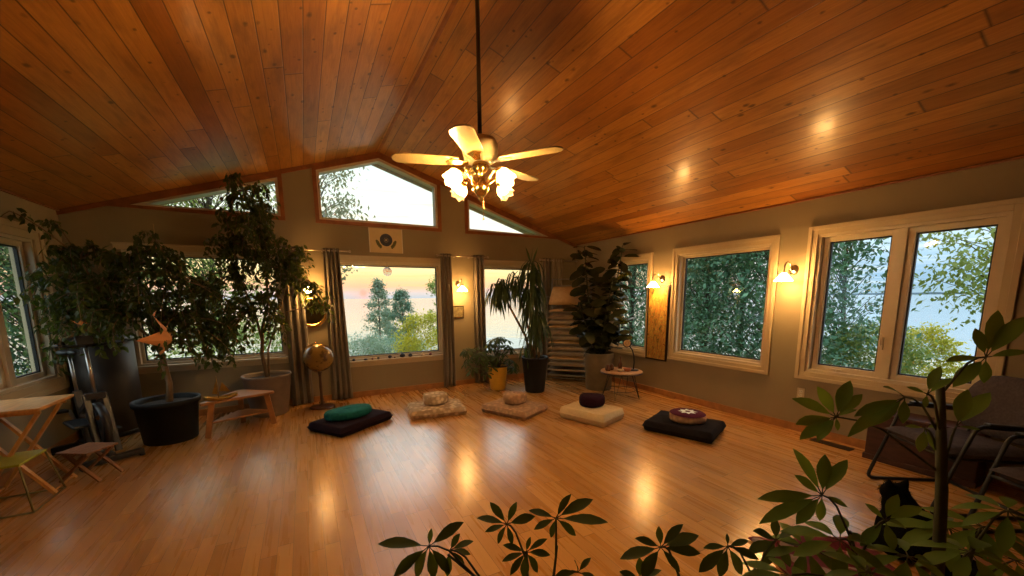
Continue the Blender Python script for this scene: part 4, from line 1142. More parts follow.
for s in (-1, 1):
    mb = MB(); y = .11 * s
    mb.bar((-.10, y * .75, .34), (-.10 + .12 * s, y * .8, .34 - .11 * s), .016, .026, (0, 1, 0)); mb.tube([(-.10, 0, .34), (-.10, y * .75, .34)], .012, 8); cr = mb.build('crank', M['steel'], bk)
    mb = MB(); mb.box((-.10 + .12 * s, y * 1.3, .34 - .11 * s), (.10, .085, .022)); mb.tube([(-.10 + .12 * s, y * .8, .34 - .11 * s), (-.10 + .12 * s, y * 1.25, .34 - .11 * s)], .008, 8); mb.build('pedal', M['rubber'], cr)
mb = MB(); mb.mm((.24, -.045, .40), (.262, .045, .44)); mb.build('badge', M['brass'], bk)

# ================================================================== right side: chest, armchairs
M['chest'] = mat('dark_red_brown_wood', (.06, .018, .010), .5, .3, 9.0, stretch=(1, 1, 4))
ch = thing('wooden_chest', 'dark reddish wooden chest against the right wall behind the armchair', 'chest', (4.60, 1.16, 0))
mb = MB(); mb.mm((-.115, -.34, .02), (.115, .34, .41)); mb.build('chest_body', M['chest'], ch, bevel=.006)
mb = MB(); mb.mm((-.13, -.355, .412), (.128, .355, .445)); mb.build('lid', M['chest'], ch, bevel=.006)
mb = MB(); mb.mm((-.125, -.35, 0), (.125, .35, .05)); mb.build('plinth', M['chest'], ch, bevel=.004)
mb = MB(); mb.mm((-.122, -.025, .34), (-.114, .025, .40)); mb.build('clasp', M['brass'], ch)
M['chairfab'] = fabric('grey_purple_upholstery', (.06, .05, .055), (.085, .072, .078), 60.0)
def armchair(label, loc, rz):
    c = thing('tubular_armchair', label, 'armchair', loc, rz, 'grey upholstered sled-base armchairs')
    def rounded(pts, r=.06, k=4):
        out = [Vector(pts[0])]
        for i in range(1, len(pts) - 1):
            p, q, s = Vector(pts[i - 1]), Vector(pts[i]), Vector(pts[i + 1])
            a = (p - q).normalized(); b_ = (s - q).normalized()
            for j in range(k + 1):
                u = j / k; out.append((q + a * r) * (1 - u) ** 2 + q * 2 * u * (1 - u) + (q + b_ * r) * u * u)
        out.append(Vector(pts[-1])); return out
    for s in (-1, 1):
        x = .275 * s
        mb = MB(); mb.tube(rounded([(x, -.30, .60), (x, .16, .64), (x, .36, .0125), (x, -.24, .0125)]), .0125, 10); sf = mb.build('side_frame', M['black'], c)
        mb = MB(); mb.bar((x, -.24, .622), (x, .11, .652), .045, .022); mb.build('armrest', M['rubber'], sf, bevel=.008)
    for q_ in ([(-.275, -.24, .0125), (.275, -.24, .0125)], [(-.275, .24, .39), (.275, .24, .39)], [(-.275, -.27, .602), (.275, -.27, .602)]):
        mb = MB(); mb.tube(q_, .0115, 8); mb.build('crossbar', M['black'], c)
    for x in (-.2, .2):
        mb = MB(); mb.tube([(x, .24, .385), (x, -.22, .37), (x, -.29, .60)], .011, 8); mb.build('seat_rail', M['black'], c)
    mb = pillow_mesh(.52, .54, .09, .3, 16, 14, .01, 1); mb.v = [(x, y + .02, z + .385 + (.0 if y < .1 else (y - .1) * .06)) for x, y, z in mb.v]
    mb.build('seat', M['chairfab'], c)
    # backrest: wide rounded panel leaning back
    mb = MB(); n = 28; vs = []; fs = []
    def ring(sc, off):
        r_ = []
        for i in range(n):
            a = 2 * PI * i / n; ca, sa = math.cos(a), math.sin(a)
            e = .55
            u = (abs(ca) ** e) * (1 if ca > 0 else -1) * .285 * sc; v = (abs(sa) ** e) * (1 if sa > 0 else -1) * .22 * sc
            if v > 0: u *= 1 - .10 * (v / .22)
            r_.append(Vector((u, -.27 + off - .22 * (v + .1) + .35 * u * u, .69 + v)))
        return r_
    R_ = [ring(.2, .045), ring(.7, .042), ring(.94, .03), ring(1.0, .0), ring(.95, -.026), ring(.6, -.034), ring(.2, -.036)]
    for r_ in R_: vs += r_
    for j in range(len(R_) - 1):
        for i in range(n): fs.append((j * n + i, j * n + (i + 1) % n, (j + 1) * n + (i + 1) % n, (j + 1) * n + i))
    fs.append(tuple(reversed(range(n)))); fs.append(tuple((len(R_) - 1) * n + i for i in range(n)))
    mb.add(vs, fs, True); mb.build('backrest', M['chairfab'], c)
    return c
armchair('grey tubular armchair in front of the dark wooden chest', (4.11, .864, 0), R(55.2))
armchair('grey tubular armchair nearest the camera, cut by right edge', (3.75, .26, 0), R(64.5))

# ================================================================== cat and cloth in the foreground
M['fur'] = mat('black_fur', (.004, .004, .004), .95, .4, 40.0, spec=.08)
ct = thing('cat', 'fluffy black cat sitting on the floor behind the foreground plant', 'cat', (2.97, .75, 0), R(-25))
ct.scale = (.95, .95, .92)
mb = MB()   # local +y = the way it faces
vv = [((0, -.03, .13), (.135, .16, .13)), ((0, .02, .22), (.115, .13, .12)), ((0, .07, .29), (.085, .09, .09)), ((0, .11, .36), (.072, .076, .064)), ((0, .165, .345), (.034, .03, .026)),
      ((.09, .0, .08), (.06, .11, .08)), ((-.09, .0, .08), (.06, .11, .08)), ((.05, .12, .12), (.03, .035, .12)), ((-.05, .12, .12), (.03, .035, .12)),
      ((.05, .15, .02), (.03, .05, .022)), ((-.05, .15, .02), (.03, .05, .022)), ((.10, .10, .02), (.035, .06, .022)), ((-.10, .10, .02), (.035, .06, .022))]
for c_, r_ in vv: mb.ball(c_, r_, 16)
for s in (-1, 1):
    a = Vector((.043 * s, .105, .405))
    mb.tube([a, a + Vector((.012 * s, -.004, .035)), a + Vector((.018 * s, -.006, .065))], [.028, .018, .002], 10)
mb.tube([(0, -.17, .05), (.08, -.24, .03), (.18, -.22, .03), (.25, -.14, .03), (.27, -.05, .028)], [.035, .036, .036, .034, .015], 10)
body = mb.build('body', M['fur'], ct)
rm = body.modifiers.new('join', 'REMESH'); rm.mode = 'VOXEL'; rm.voxel_size = .012; rm.use_smooth_shade = True
sm_ = body.modifiers.new('soft', 'SMOOTH'); sm_.iterations = 4
hr = MB(); rr = random.Random(5)
for k in range(2600):
    c_, r_ = vv[rr.choice([0, 0, 0, 1, 1, 1, 2, 2, 3, 5, 6])]
    d = Vector((rr.gauss(0, 1), rr.gauss(0, 1), rr.gauss(0, 1))).normalized()
    p = Vector(c_) + Vector((d.x * r_[0], d.y * r_[1], d.z * r_[2])) * .97
    if p.z < .02: continue
    t_ = (d + Vector((rr.uniform(-.5, .5), -.5, -.45))).normalized(); s = t_.cross(d)
    if s.length < .05: continue
    s.normalize(); L = rr.uniform(.015, .03)
    hr.add([p - s * .002, p + s * .002, p + t_ * L], [(0, 1, 2)])
hr.build('fur_coat', M['fur'], ct)
M['catnose'] = mat('dark_pink_nose', (.10, .035, .035), .5, .1, 40.0)
M['eye'] = mat('amber_eye', (.35, .22, .03), .15, .2, 40.0, coat=.8)
mb = MB()
for s in (-1, 1): mb.ball((.031 * s, .172, .372), .0115, 12)
mb.build('eyes', M['eye'], ct)
mb = MB(); mb.ball((0, .195, .352), (.008, .006, .006), 10); mb.build('nose', M['catnose'], ct)

m, t, b = newmat('red_and_white_print_cloth'); o_ = t.obj()
d_ = t.vor(o_, 9.0); t.put(b.inputs['Base Color'], t.mix(t.ramp(d_[0], [(.32, 0.0), (.36, 1.0)]), (.30, .24, .22), (.13, .012, .02))); b.inputs['Roughness'].default_value = .85
M['cloth'] = m
mb = MB(); nx, ny = 26, 20; vs = []
for j in range(ny + 1):
    for i in range(nx + 1):
        u, v = i / nx - .5, j / ny - .5
        z = .012 + .05 * max(0, math.sin(u * 13 + 2 * math.sin(v * 6)) * math.cos(v * 9 + u * 4)) * (1 - (2 * max(abs(u), abs(v))) ** 4)
        x, y = u * .62 + .02 * math.sin(v * 9), v * .42 + .02 * math.sin(u * 11)
        vs.append((x, y, z))
mb.add(vs, [(j * (nx + 1) + i, j * (nx + 1) + i + 1, (j + 1) * (nx + 1) + i + 1, (j + 1) * (nx + 1) + i) for j in range(ny) for i in range(nx)], True)
o = mb.build('printed_cloth', M['cloth'], loc=(2.52, .93, 0)); o.rotation_euler.z = R(-25)
so = o.modifiers.new('thick', 'SOLIDIFY'); so.thickness = .006; so.offset = 1
tag(o, 'red and white printed cloth on the floor, seen between foreground leaves', 'cloth')

# ================================================================== paper cranes hanging in the fig tree
M['crane'] = mat('orange_folded_paper', (.62, .24, .06), .6, .1, 12.0, em=(.9, .35, .08), ems=.04)  # faint orange glow added to the paper, no lamp inside
M['thread'] = mat('pale_thread', (.45, .33, .15), .7, .1, 20.0)
def crane(label, loc, s, rz, L, tilt=0.0):
    c = thing('paper_crane', label, 'paper crane', loc, rz, 'folded paper cranes hanging by threads')
    tm_ = Matrix.Rotation(-tilt, 3, 'Y')
    def P(x, y, z): return tuple(tm_ @ Vector((x * s, y * s, z * s)))
    mb = MB()
    mb.add([P(-.18, 0, .02), P(0, .09, .05), P(.18, 0, .02), P(0, -.09, .05), P(0, 0, -.10), P(0, 0, .12)], [(0, 4, 1), (1, 4, 2), (2, 4, 3), (3, 4, 0), (0, 1, 5), (1, 2, 5), (2, 3, 5), (3, 0, 5)])
    mb.build('body', M['crane'], c)
    for sg in (-1, 1):
        mb = MB(); mb.add([P(.14, .02 * sg, .03), P(-.14, .02 * sg, .03), P(-.03, .30 * sg, .20), P(-.02, .06 * sg, -.01)], [(0, 2, 1), (0, 3, 2), (1, 2, 3)]); mb.build('wing', M['crane'], c)
    mb = MB(); mb.add([P(.12, .02, .02), P(.12, -.02, .02), P(.34, 0, .26), P(.16, 0, -.02)], [(0, 1, 2), (0, 2, 3), (1, 3, 2)]); mb.add([P(.34, .006, .26), P(.34, -.006, .26), P(.43, 0, .19), P(.33, 0, .22)], [(0, 1, 2), (0, 2, 3), (1, 3, 2)]); mb.build('neck', M['crane'], c)
    mb = MB(); mb.add([P(-.12, .02, .02), P(-.12, -.02, .02), P(-.40, 0, .24), P(-.16, 0, -.02)], [(0, 2, 1), (0, 3, 2), (1, 2, 3)]); mb.build('tail', M['crane'], c)
    mb = MB(); mb.tube([P(0, 0, .12), (0, 0, L)], .0018, 4); mb.build('thread', M['thread'], c)
crane('small orange paper crane hanging above the exercise bike', (-1.82, 5.02, 1.29), .17, R(20), .30)
crane('large orange paper crane in front of the fig trunk', (-1.22, 4.96, 1.12), .62, R(-35), .34, R(80))
crane('small orange paper crane high among leaves, top of the fig', (-1.26, 5.20, 2.0), .17, R(100), .25)
crane('orange paper crane hanging at the left edge of the picture', (-2.06, 4.45, 1.53), .2, R(-40), zc(-2.06) - 1.53)

# ================================================================== potted plants
M['ficus'] = leafmat('fig_leaf', (.026, .04, .010), (.085, .10, .026), .42, .35, 8.0)
M['rubberleaf'] = leafmat('rubber_plant_leaf', (.020, .024, .010), (.055, .052, .022), .25, .12, 5.0)
M['dracleaf'] = leafmat('dracaena_leaf', (.018, .038, .010), (.055, .085, .022), .4, .2, 6.0)
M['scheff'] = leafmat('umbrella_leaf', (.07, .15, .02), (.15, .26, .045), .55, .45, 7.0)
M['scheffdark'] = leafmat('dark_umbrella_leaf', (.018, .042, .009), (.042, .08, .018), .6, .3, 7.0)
M['stem'] = mat('green_brown_stem', (.06, .06, .022), .7, .3, 20.0)
M['figbark'] = mat('tan_fig_bark', (.22, .14, .07), .8, .25, 14.0, bump=.2)
M['tub'] = mat('black_nursery_tub', (.007, .008, .009), .55, .2, 20.0, spec=.3)
M['taupe'] = mat('taupe_planter', (.20, .155, .12), .65, .1, 10.0)
M['beige'] = mat('olive_beige_planter', (.15, .12, .065), .75, .15, 8.0)
M['yellow'] = mat('yellow_pot', (.62, .36, .03), .4, .08, 12.0)
def pot(root, prof, mt, soil_r, soil_z, sx=1.0, sy=1.0, name='pot'):
    mb = MB(); mb.lathe(prof, 40, sx=sx, sy=sy); o = mb.build(name, mt, root)
    mb = MB(); mb.lathe([(soil_r, soil_z), (soil_r * .6, soil_z + .012), (.001, soil_z + .02)], 32, sx=sx, sy=sy); mb.build('soil', M['soil'], root)
    return o
def inside(p, ymax=6.10):
    return p.x > XL + .03 and p.y < ymax and p.z < zc(p.x) - .05
def ficus(root, wpos, trunks, anchors, ells, leafL, dens, seed, tips=(), ymax=6.08, bark='figbark'):
    """trunks: list of (points, radii); foliage in ellipsoids (x,y,z,rh,rz) of world coordinates"""
    r = random.Random(seed); W = Vector(wpos)
    for pts, rad in trunks:
        mb = MB(); mb.tube([Vector(p) - W for p in pts], rad, 10); mb.build('trunk', M[bark], root)
    lf = MB(); br = MB()
    def spray(a, p):
        a = Vector(a); p = Vector(p)
        mid = a.lerp(p, .6) + Vector((0, 0, .10)); path = []
        for i in range(9):
            u = i / 8; path.append(a * (1 - u) ** 2 + mid * 2 * u * (1 - u) + p * u * u)
        end = path[-1] - path[-3]; end.z -= .10
        for i in range(3): path.append(path[-1] + end.normalized() * .045 + Vector((0, 0, -.012 * (i + 1))))
        br.tube([q - W for q in path], [.006 * (1 - i / 13) + .0015 for i in range(len(path))], 4, cap=False)
        for i in range(5, len(path)):
            for _ in range(dens):
                s = r.random(); q = path[i - 1].lerp(path[i], s) + Vector((r.gauss(0, .026), r.gauss(0, .026), r.gauss(0, .022)))
                d = Vector((r.uniform(-1, 1), r.uniform(-1, 1), r.uniform(-1.5, -.05)))
                d.normalize(); L = leafL * r.uniform(.7, 1.2)
                if not inside(q, ymax) or not inside(q + d * L, ymax): continue
                lf.leaf2(q - W, d, (r.uniform(-.8, .8), r.uniform(-.8, .8), .8), L, L * .48)
    for (x, y, z, rh, rz, k) in ells:
        for i in range(k):
            while True:
                u = Vector((r.uniform(-1, 1), r.uniform(-1, 1), r.uniform(-1, 1)))
                if u.length < 1: break
            u = u * (.75 + .5 * r.random())
            p = Vector((x + u.x * rh * 1.1, y + u.y * .36, z + u.z * rz * 1.1))
            p.y = min(p.y, ymax - .05); p.x = max(p.x, XL + .06)
            if not inside(p, ymax): p.z = zc(p.x) - .12
            a = min(anchors, key=lambda q: (Vector(q) - p).length + r.random() * .25)
            spray(a, p)
    for p in tips:
        a = min(anchors, key=lambda q: (Vector(q) - Vector(p)).length); spray(a, p)
    br.build('branches', M[bark], root); lf.build('foliage', M['ficus'], root)

# --- large fig in the black tub
w0 = (-1.38, 5.32, 0)
f1 = thing('potted_fig_tree', 'large bushy weeping fig in a wide black tub at left', 'potted plant', w0)
pot(f1, [(.001, 0), (.22, 0), (.23, .01), (.265, .40), (.288, .405), (.292, .43), (.292, .455), (.275, .46), (.255, .44), (.25, .40)], M['tub'], .255, .405, 1.0, .92, 'tub')
ficus(f1, w0, [([(-1.36, 5.32, .40), (-1.34, 5.33, .62), (-1.37, 5.36, .85), (-1.40, 5.40, 1.15), (-1.45, 5.40, 1.5), (-1.5, 5.42, 1.85)], [.032, .027, .024, .02, .014, .008]),
               ([(-1.38, 5.38, 1.0), (-1.6, 5.4, 1.3), (-1.8, 5.4, 1.6), (-1.9, 5.42, 1.9)], [.016, .013, .01, .006]),
               ([(-1.38, 5.37, .95), (-1.2, 5.3, 1.3), (-1.12, 5.28, 1.7)], [.014, .011, .006])],
      [(-1.40, 5.40, 1.15), (-1.45, 5.4, 1.5), (-1.5, 5.42, 1.85), (-1.6, 5.4, 1.3), (-1.8, 5.4, 1.6), (-1.9, 5.42, 1.9), (-1.2, 5.3, 1.3), (-1.12, 5.28, 1.7)],
      [(-1.76, 5.35, 1.82, .27, .24, 22), (-1.89, 5.3, 1.50, .28, .24, 24), (-1.60, 5.2, 1.36, .28, .20, 20), (-1.26, 5.3, 1.70, .33, .44, 30), (-1.09, 5.2, 1.16, .27, .34, 18),
       (-1.37, 5.4, 1.98, .21, .13, 7), (-.90, 5.35, 1.30, .2, .36, 12), (-1.99, 5.5, 2.0, .1, .1, 4), (-2.14, 5.38, 1.62, .08, .15, 4), (-2.2, 5.45, 1.05, .06, .2, 4)],
      .07, 5, 11, tips=[(-2.26, 5.3, 2.30), (-2.12, 5.6, 2.28), (-2.25, 5.4, 1.74), (-2.2, 5.45, 1.53)])
# --- taller fig in the taupe planter
w0 = (-.50, 5.93, 0)
f2 = thing('potted_fig_tree', 'tall weeping fig in a round taupe planter beside the curtain', 'potted plant', w0)
pot(f2, [(.001, 0), (.20, 0), (.21, .01), (.275, .50), (.285, .515), (.28, .53), (.268, .53), (.26, .50), (.255, .47)], M['taupe'], .257, .475, name='planter')
ficus(f2, w0, [([(-.50, 5.93, .47), (-.53, 5.92, .80), (-.49, 5.88, 1.15), (-.40, 5.82, 1.45), (-.38, 5.75, 1.9), (-.42, 5.62, 2.4), (-.5, 5.52, 2.72)], [.024, .021, .018, .016, .013, .009, .005]),
               ([(-.515, 5.90, 1.0), (-.56, 5.82, 1.4), (-.68, 5.72, 1.8), (-.66, 5.65, 2.15)], [.015, .013, .01, .006]),
               ([(-.48, 5.94, .47), (-.46, 5.94, .85), (-.30, 5.9, 1.3), (-.15, 5.82, 1.8)], [.014, .012, .01, .006])],
      [(-.40, 5.82, 1.45), (-.38, 5.75, 1.9), (-.42, 5.62, 2.4), (-.5, 5.52, 2.72), (-.56, 5.82, 1.4), (-.68, 5.72, 1.8), (-.66, 5.65, 2.15), (-.30, 5.9, 1.3), (-.15, 5.82, 1.8)],
      [(-.49, 5.5, 2.44, .22, .27, 17), (-.38, 5.5, 2.60, .11, .22, 6), (-.23, 5.6, 2.09, .25, .30, 17), (-.62, 5.6, 1.94, .31, .30, 22), (-.81, 5.6, 1.5, .29, .34, 20),
       (-.46, 5.62, 1.45, .26, .36, 13), (-.02, 5.72, 1.87, .19, .24, 10), (.1, 5.75, 1.55, .15, .10, 4), (-.88, 5.55, 1.02, .17, .15, 7), (-.60, 5.45, 2.78, .05, .05, 3)],
      .07, 5, 23, tips=[(.25, 5.6, 1.36), (.26, 5.7, 1.58), (.2, 5.65, 1.5), (.05, 5.75, 2.1)])

# --- dracaena in a black pot
w0 = (3.19, 5.24, 0); W = Vector(w0)
dr = thing('potted_dracaena', 'drooping strap-leaved dracaena in a tall black pot', 'potted plant', w0)
pot(dr, [(.001, 0), (.15, 0), (.155, .01), (.205, .53), (.215, .535), (.215, .56), (.195, .56), (.19, .52)], M['tub'], .191, .51)
r_ = random.Random(4)
canes = [[(3.19, 5.24, .5), (3.2, 5.28, 1.0), (3.17, 5.30, 1.5), (3.18, 5.32, 1.9)], [(3.15, 5.26, .5), (3.06, 5.32, .9), (2.84, 5.42, 1.35), (2.70, 5.47, 1.70)], [(3.22, 5.2, .5), (3.28, 5.18, .8), (3.26, 5.2, 1.15)], [(3.19, 5.28, .5), (3.12, 5.32, 1.0), (3.0, 5.37, 1.5), (2.93, 5.40, 1.78)]]
for c_ in canes:
    mb = MB(); mb.tube([Vector(p) - W for p in c_], [.022, .019, .016, .012][:len(c_)], 8); mb.build('cane', M['figbark'], dr)
def straps(mb, c, n, L, spread, W_, rnd, up0=.9, ymax=6.04):
    c = Vector(c)
    for k in range(n):
        a = rnd.random() * 6.28; el = rnd.uniform(-.3, up0); d = Vector((math.cos(a) * math.cos(el), math.sin(a) * math.cos(el), math.sin(el)))
        p = c + Vector((0, 0, rnd.uniform(-.12, .1))); l = L * rnd.uniform(.65, 1.15); seg = 7; vs = []; v = d * spread
        for i in range(seg + 1):
            u = i / seg; w = W_ * (.5 + .9 * u if u < .4 else .86 * (1 - ((u - .4) / .6) ** 2) + .02)
            sd = v.cross(Vector((0, 0, 1)))
            if sd.length < 1e-3: sd = Vector((1, 0, 0))
            sd.normalize(); sd = (sd + Vector((0, 0, .2 * math.sin(k)))).normalized()
            vs += [p + sd * w / 2, p - sd * w / 2]
            dirn = v.normalized(); p = p + dirn * (l / seg); v = v + Vector((0, 0, rnd.uniform(-.75, -.35))); p.y = min(p.y, ymax)
        mb.add([q - W for q in vs], [(2 * i, 2 * i + 1, 2 * i + 3, 2 * i + 2) for i in range(seg)], True)
mb = MB()
for c_, n, L in (((3.18, 5.32, 1.92), 64, .66), ((3.17, 5.31, 1.62), 64, .62), ((3.18, 5.3, 1.3), 46, .52), ((2.72, 5.47, 1.68), 64, .46), ((3.26, 5.2, 1.15), 44, .5), ((3.2, 5.26, .9), 40, .42), ((3.05, 5.3, .78), 20, .38), ((2.62, 5.48, 1.6), 34, .42), ((2.93, 5.40, 1.76), 44, .44)):
    straps(mb, c_, n, L, .5, .036, r_)
for k in range(4):
    a = R(60 + 85 * k); mb.leaf(Vector((3.18, 5.32, 1.98)) - W, (.3 * math.cos(a), .3 * math.sin(a), 1), (math.sin(a), -math.cos(a), .3), .30, .035, .15)
mb.build('foliage', M['dracleaf'], dr)

# --- umbrella whorls
def whorl(lf, st, c, ax, n, L, rnd, droop=.25, w=.36, petl=.22):
    c = Vector(c); ax = Vector(ax).normalized(); x = ax.orthogonal().normalized(); y = ax.cross(x); ph = rnd.random() * 6.28
    for k in range(n):
        a = ph + 2 * PI * k / n + rnd.uniform(-.15, .15)
        d = (x * math.cos(a) + y * math.sin(a)) ; dd = (d - ax * (droop + rnd.uniform(-.12, .15))).normalized()
        l = L * rnd.uniform(.78, 1.15); p1 = c + dd * l * petl
        st.tube([c, p1], [.0016, .0012], 4, cap=False)
        lf.leaf(p1, dd, ax + dd * .2, l, l * w * rnd.uniform(.9, 1.1), rnd.uniform(.1, .32), .22, pts=((0, .08), (.18, .55), (.42, .95), (.62, 1.0), (.82, .66), (.93, .3), (1, .03)))
# --- small umbrella plant in the yellow pot
w0 = (2.74, 5.68, 0); W = Vector(w0); r_ = random.Random(8)
yp = thing('potted_umbrella_plant', 'small bushy plant in a yellow pot next to the dracaena', 'potted plant', w0)
pot(yp, [(.001, 0), (.118, 0), (.125, .01), (.162, .37), (.166, .39), (.155, .39), (.15, .35)], M['yellow'], .151, .345)
mb = MB(); mb.lathe([(.164, .38), (.171, .382), (.171, .402), (.164, .404)], 36); mb.build('rim', M['tub'], yp)
lf = MB(); st = MB()
for k in range(64):
    a = r_.random() * 6.28; rr_ = math.sqrt(r_.random()); x = -.14 + .50 * rr_ * math.cos(a); y = .20 * rr_ * math.sin(a) + .0; z = r_.uniform(.42, .86) - .3 * max(0, rr_ - .5)
    p = Vector((x, min(y, .3), max(z, .3)))
    st.tube([(r_.uniform(-.04, .04), r_.uniform(-.04, .04), .34), (x * .4, y * .4, p.z * .8), p], [.005, .004, .002], 5)
    whorl(lf, st, p, (x * .8, y * .8 - .2, 1), 7, .11, r_, .3)
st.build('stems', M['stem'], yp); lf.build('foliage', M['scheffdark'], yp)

# --- rubber plant
w0 = (4.19, 4.87, 0); W = Vector(w0); r_ = random.Random(21)
rp = thing('potted_rubber_plant', 'tall dark rubber plant with big oval leaves in olive-beige planter', 'potted plant', w0)
pot(rp, [(.001, 0), (.20, 0), (.205, .01), (.235, .58), (.24, .60), (.225, .60), (.22, .56)], M['beige'], .221, .555, name='planter')
lf = MB()
stems = [[(4.16, 4.89, .55), (4.12, 4.97, 1.0), (4.07, 5.05, 1.6), (4.05, 5.10, 2.15), (4.03, 5.1, 2.30)], [(4.22, 4.86, .55), (4.32, 4.85, 1.0), (4.45, 4.82, 1.6), (4.54, 4.80, 2.15), (4.55, 4.8, 2.30)],
         [(4.19, 4.84, .55), (4.2, 4.78, 1.0), (4.24, 4.72, 1.5), (4.28, 4.70, 1.75)], [(4.2, 4.9, .55), (4.0, 4.9, .9), (3.86, 4.95, 1.3), (3.82, 4.95, 1.42)], [(4.23, 4.84, .55), (4.36, 4.72, .85), (4.44, 4.62, 1.2)]]
for c_ in stems:
    pts = [Vector(p) for p in c_]
    mb = MB(); mb.tube([p - W for p in pts], [.014 - .002 * i for i in range(len(pts))], 8); mb.build('stem', M['stem'], rp)
    tot = sum((b_ - a).length for a, b_ in zip(pts, pts[1:])); nleaf = int(tot * 40); ph = r_.random() * 6
    for k in range(nleaf):
        u = (.12 + .88 * (k + 1) / nleaf) * tot
        for a, b_ in zip(pts, pts[1:]):
            l = (b_ - a).length
            if u <= l or b_ is pts[-1]: p = a.lerp(b_, min(1, u / l)); break
            u -= l
        ph += 2.4; d = Vector((math.cos(ph), math.sin(ph), r_.uniform(-.75, .45))).normalized(); L = r_.uniform(.17, .27)
        p1 = p + d * .04
        if (p1 + d * L).x > XR - .03: d.x = -abs(d.x) * .3; d.normalize()
        if (p1 + d * L).y > YB - .2: continue
        mb2 = lf; mb2.tube([p - W, p1 - W], [.003, .0025], 4, cap=False)
        lf.leaf(p1 - W, d, (r_.uniform(-.6, .1), r_.uniform(-.9, -.1), .8), L, L * .60, r_.uniform(.02, .25), .14, pts=((0, .12), (.1, .6), (.3, .95), (.55, 1.0), (.78, .85), (.92, .5), (1, .05)))
lf.build('foliage', M['rubberleaf'], rp)

# ================================================================== foreground umbrella plants
WA = [((1.541,0.3,1.337),[(1.551,0.327,1.407),(1.607,0.305,1.454),(1.591,0.26,1.438),(1.591,0.247,1.353),(1.471,0.349,1.329),(1.475,0.331,1.265),(1.537,0.295,1.273)]),((1.389,0.397,1.229),[(1.33,0.417,1.265),(1.254,0.453,1.139),(1.271,0.451,1.181),(1.305,0.428,1.157),(1.35,0.382,1.171)]),((1.372,0.352,1.25),[(1.391,0.344,1.318),(1.413,0.325,1.289),(1.373,0.353,1.215),(1.357,0.385,1.263)]),((1.307,0.508,1.157),[(1.233,0.576,1.206),(1.267,0.54,1.239),(1.34,0.499,1.256),(1.353,0.475,1.222),(1.321,0.473,1.187),(1.176,0.543,1.145),(1.207,0.543,1.098),(1.241,0.518,1.101),(1.296,0.496,1.124)]),((1.416,0.358,1.151),[(1.392,0.387,1.152),(1.455,0.334,1.16),(1.397,0.356,1.092),(1.414,0.329,1.098)]),((1.461,0.313,1.162),[(1.448,0.303,1.258),(1.519,0.281,1.247),(1.476,0.278,1.16)]),((1.198,0.476,0.964),[(1.145,0.519,1.084),(1.236,0.495,1.06),(1.267,0.459,1.053),(1.23,0.432,0.945),(1.064,0.561,0.947),(1.15,0.521,1.011),(1.056,0.547,0.889),(1.149,0.506,0.881),(1.197,0.474,0.892)]),((1.279,0.369,0.924),[(1.255,0.399,0.96),(1.295,0.358,0.992),(1.387,0.337,0.944),(1.242,0.397,0.85),(1.263,0.342,0.864),(1.338,0.343,0.904)])]
WB = [((0.26,1.003,0.805),[(0.139,1.076,0.814),(0.267,1.0,0.854),(0.347,0.965,0.87),(0.166,1.034,0.728),(0.219,1.027,0.707),(0.265,0.981,0.721),(0.311,0.976,0.723)]),((0.318,0.992,0.78),[(0.338,0.976,0.83),(0.381,0.977,0.797),(0.373,0.976,0.761),(0.348,0.961,0.739),(0.304,0.985,0.707)]),((0.481,0.949,0.836),[(0.45,0.993,0.889),(0.512,0.949,0.894),(0.551,0.909,0.859),(0.403,0.974,0.867),(0.419,0.963,0.821),(0.453,0.96,0.777),(0.481,0.917,0.791)]),((0.611,0.883,0.852),[(0.552,0.934,0.868),(0.638,0.862,0.927),(0.716,0.853,0.899),(0.731,0.802,0.847),(0.667,0.863,0.791),(0.596,0.887,0.793),(0.551,0.904,0.823)]),((0.502,0.872,0.786),[(0.447,0.901,0.808),(0.556,0.852,0.82),(0.559,0.84,0.78),(0.437,0.888,0.771),(0.451,0.869,0.738),(0.489,0.862,0.719),(0.536,0.862,0.718),(0.515,0.873,0.824)]),((0.599,0.76,0.763),[(0.582,0.747,0.813),(0.552,0.795,0.748),(0.634,0.754,0.796),(0.655,0.742,0.73)])]
WC = [((0.802,0.663,0.828),[(0.735,0.682,0.866),(0.807,0.677,0.878),(0.833,0.628,0.903),(0.893,0.622,0.855),(0.878,0.603,0.825),(0.695,0.696,0.815),(0.761,0.686,0.741),(0.821,0.617,0.781)]),((0.99,0.595,0.81),[(0.93,0.622,0.811),(1.002,0.607,0.836),(1.023,0.561,0.835),(1.042,0.541,0.79),(0.928,0.631,0.732),(0.956,0.59,0.734),(1.024,0.57,0.729)]),((1.151,0.554,0.801),[(1.076,0.568,0.847),(1.14,0.557,0.868),(1.184,0.52,0.847),(1.217,0.52,0.784),(1.153,0.513,0.744),(1.132,0.569,0.715),(1.054,0.57,0.789)]),((0.781,0.711,0.71),[(0.737,0.744,0.723),(0.765,0.699,0.78),(0.82,0.677,0.744),(0.712,0.756,0.683)])]
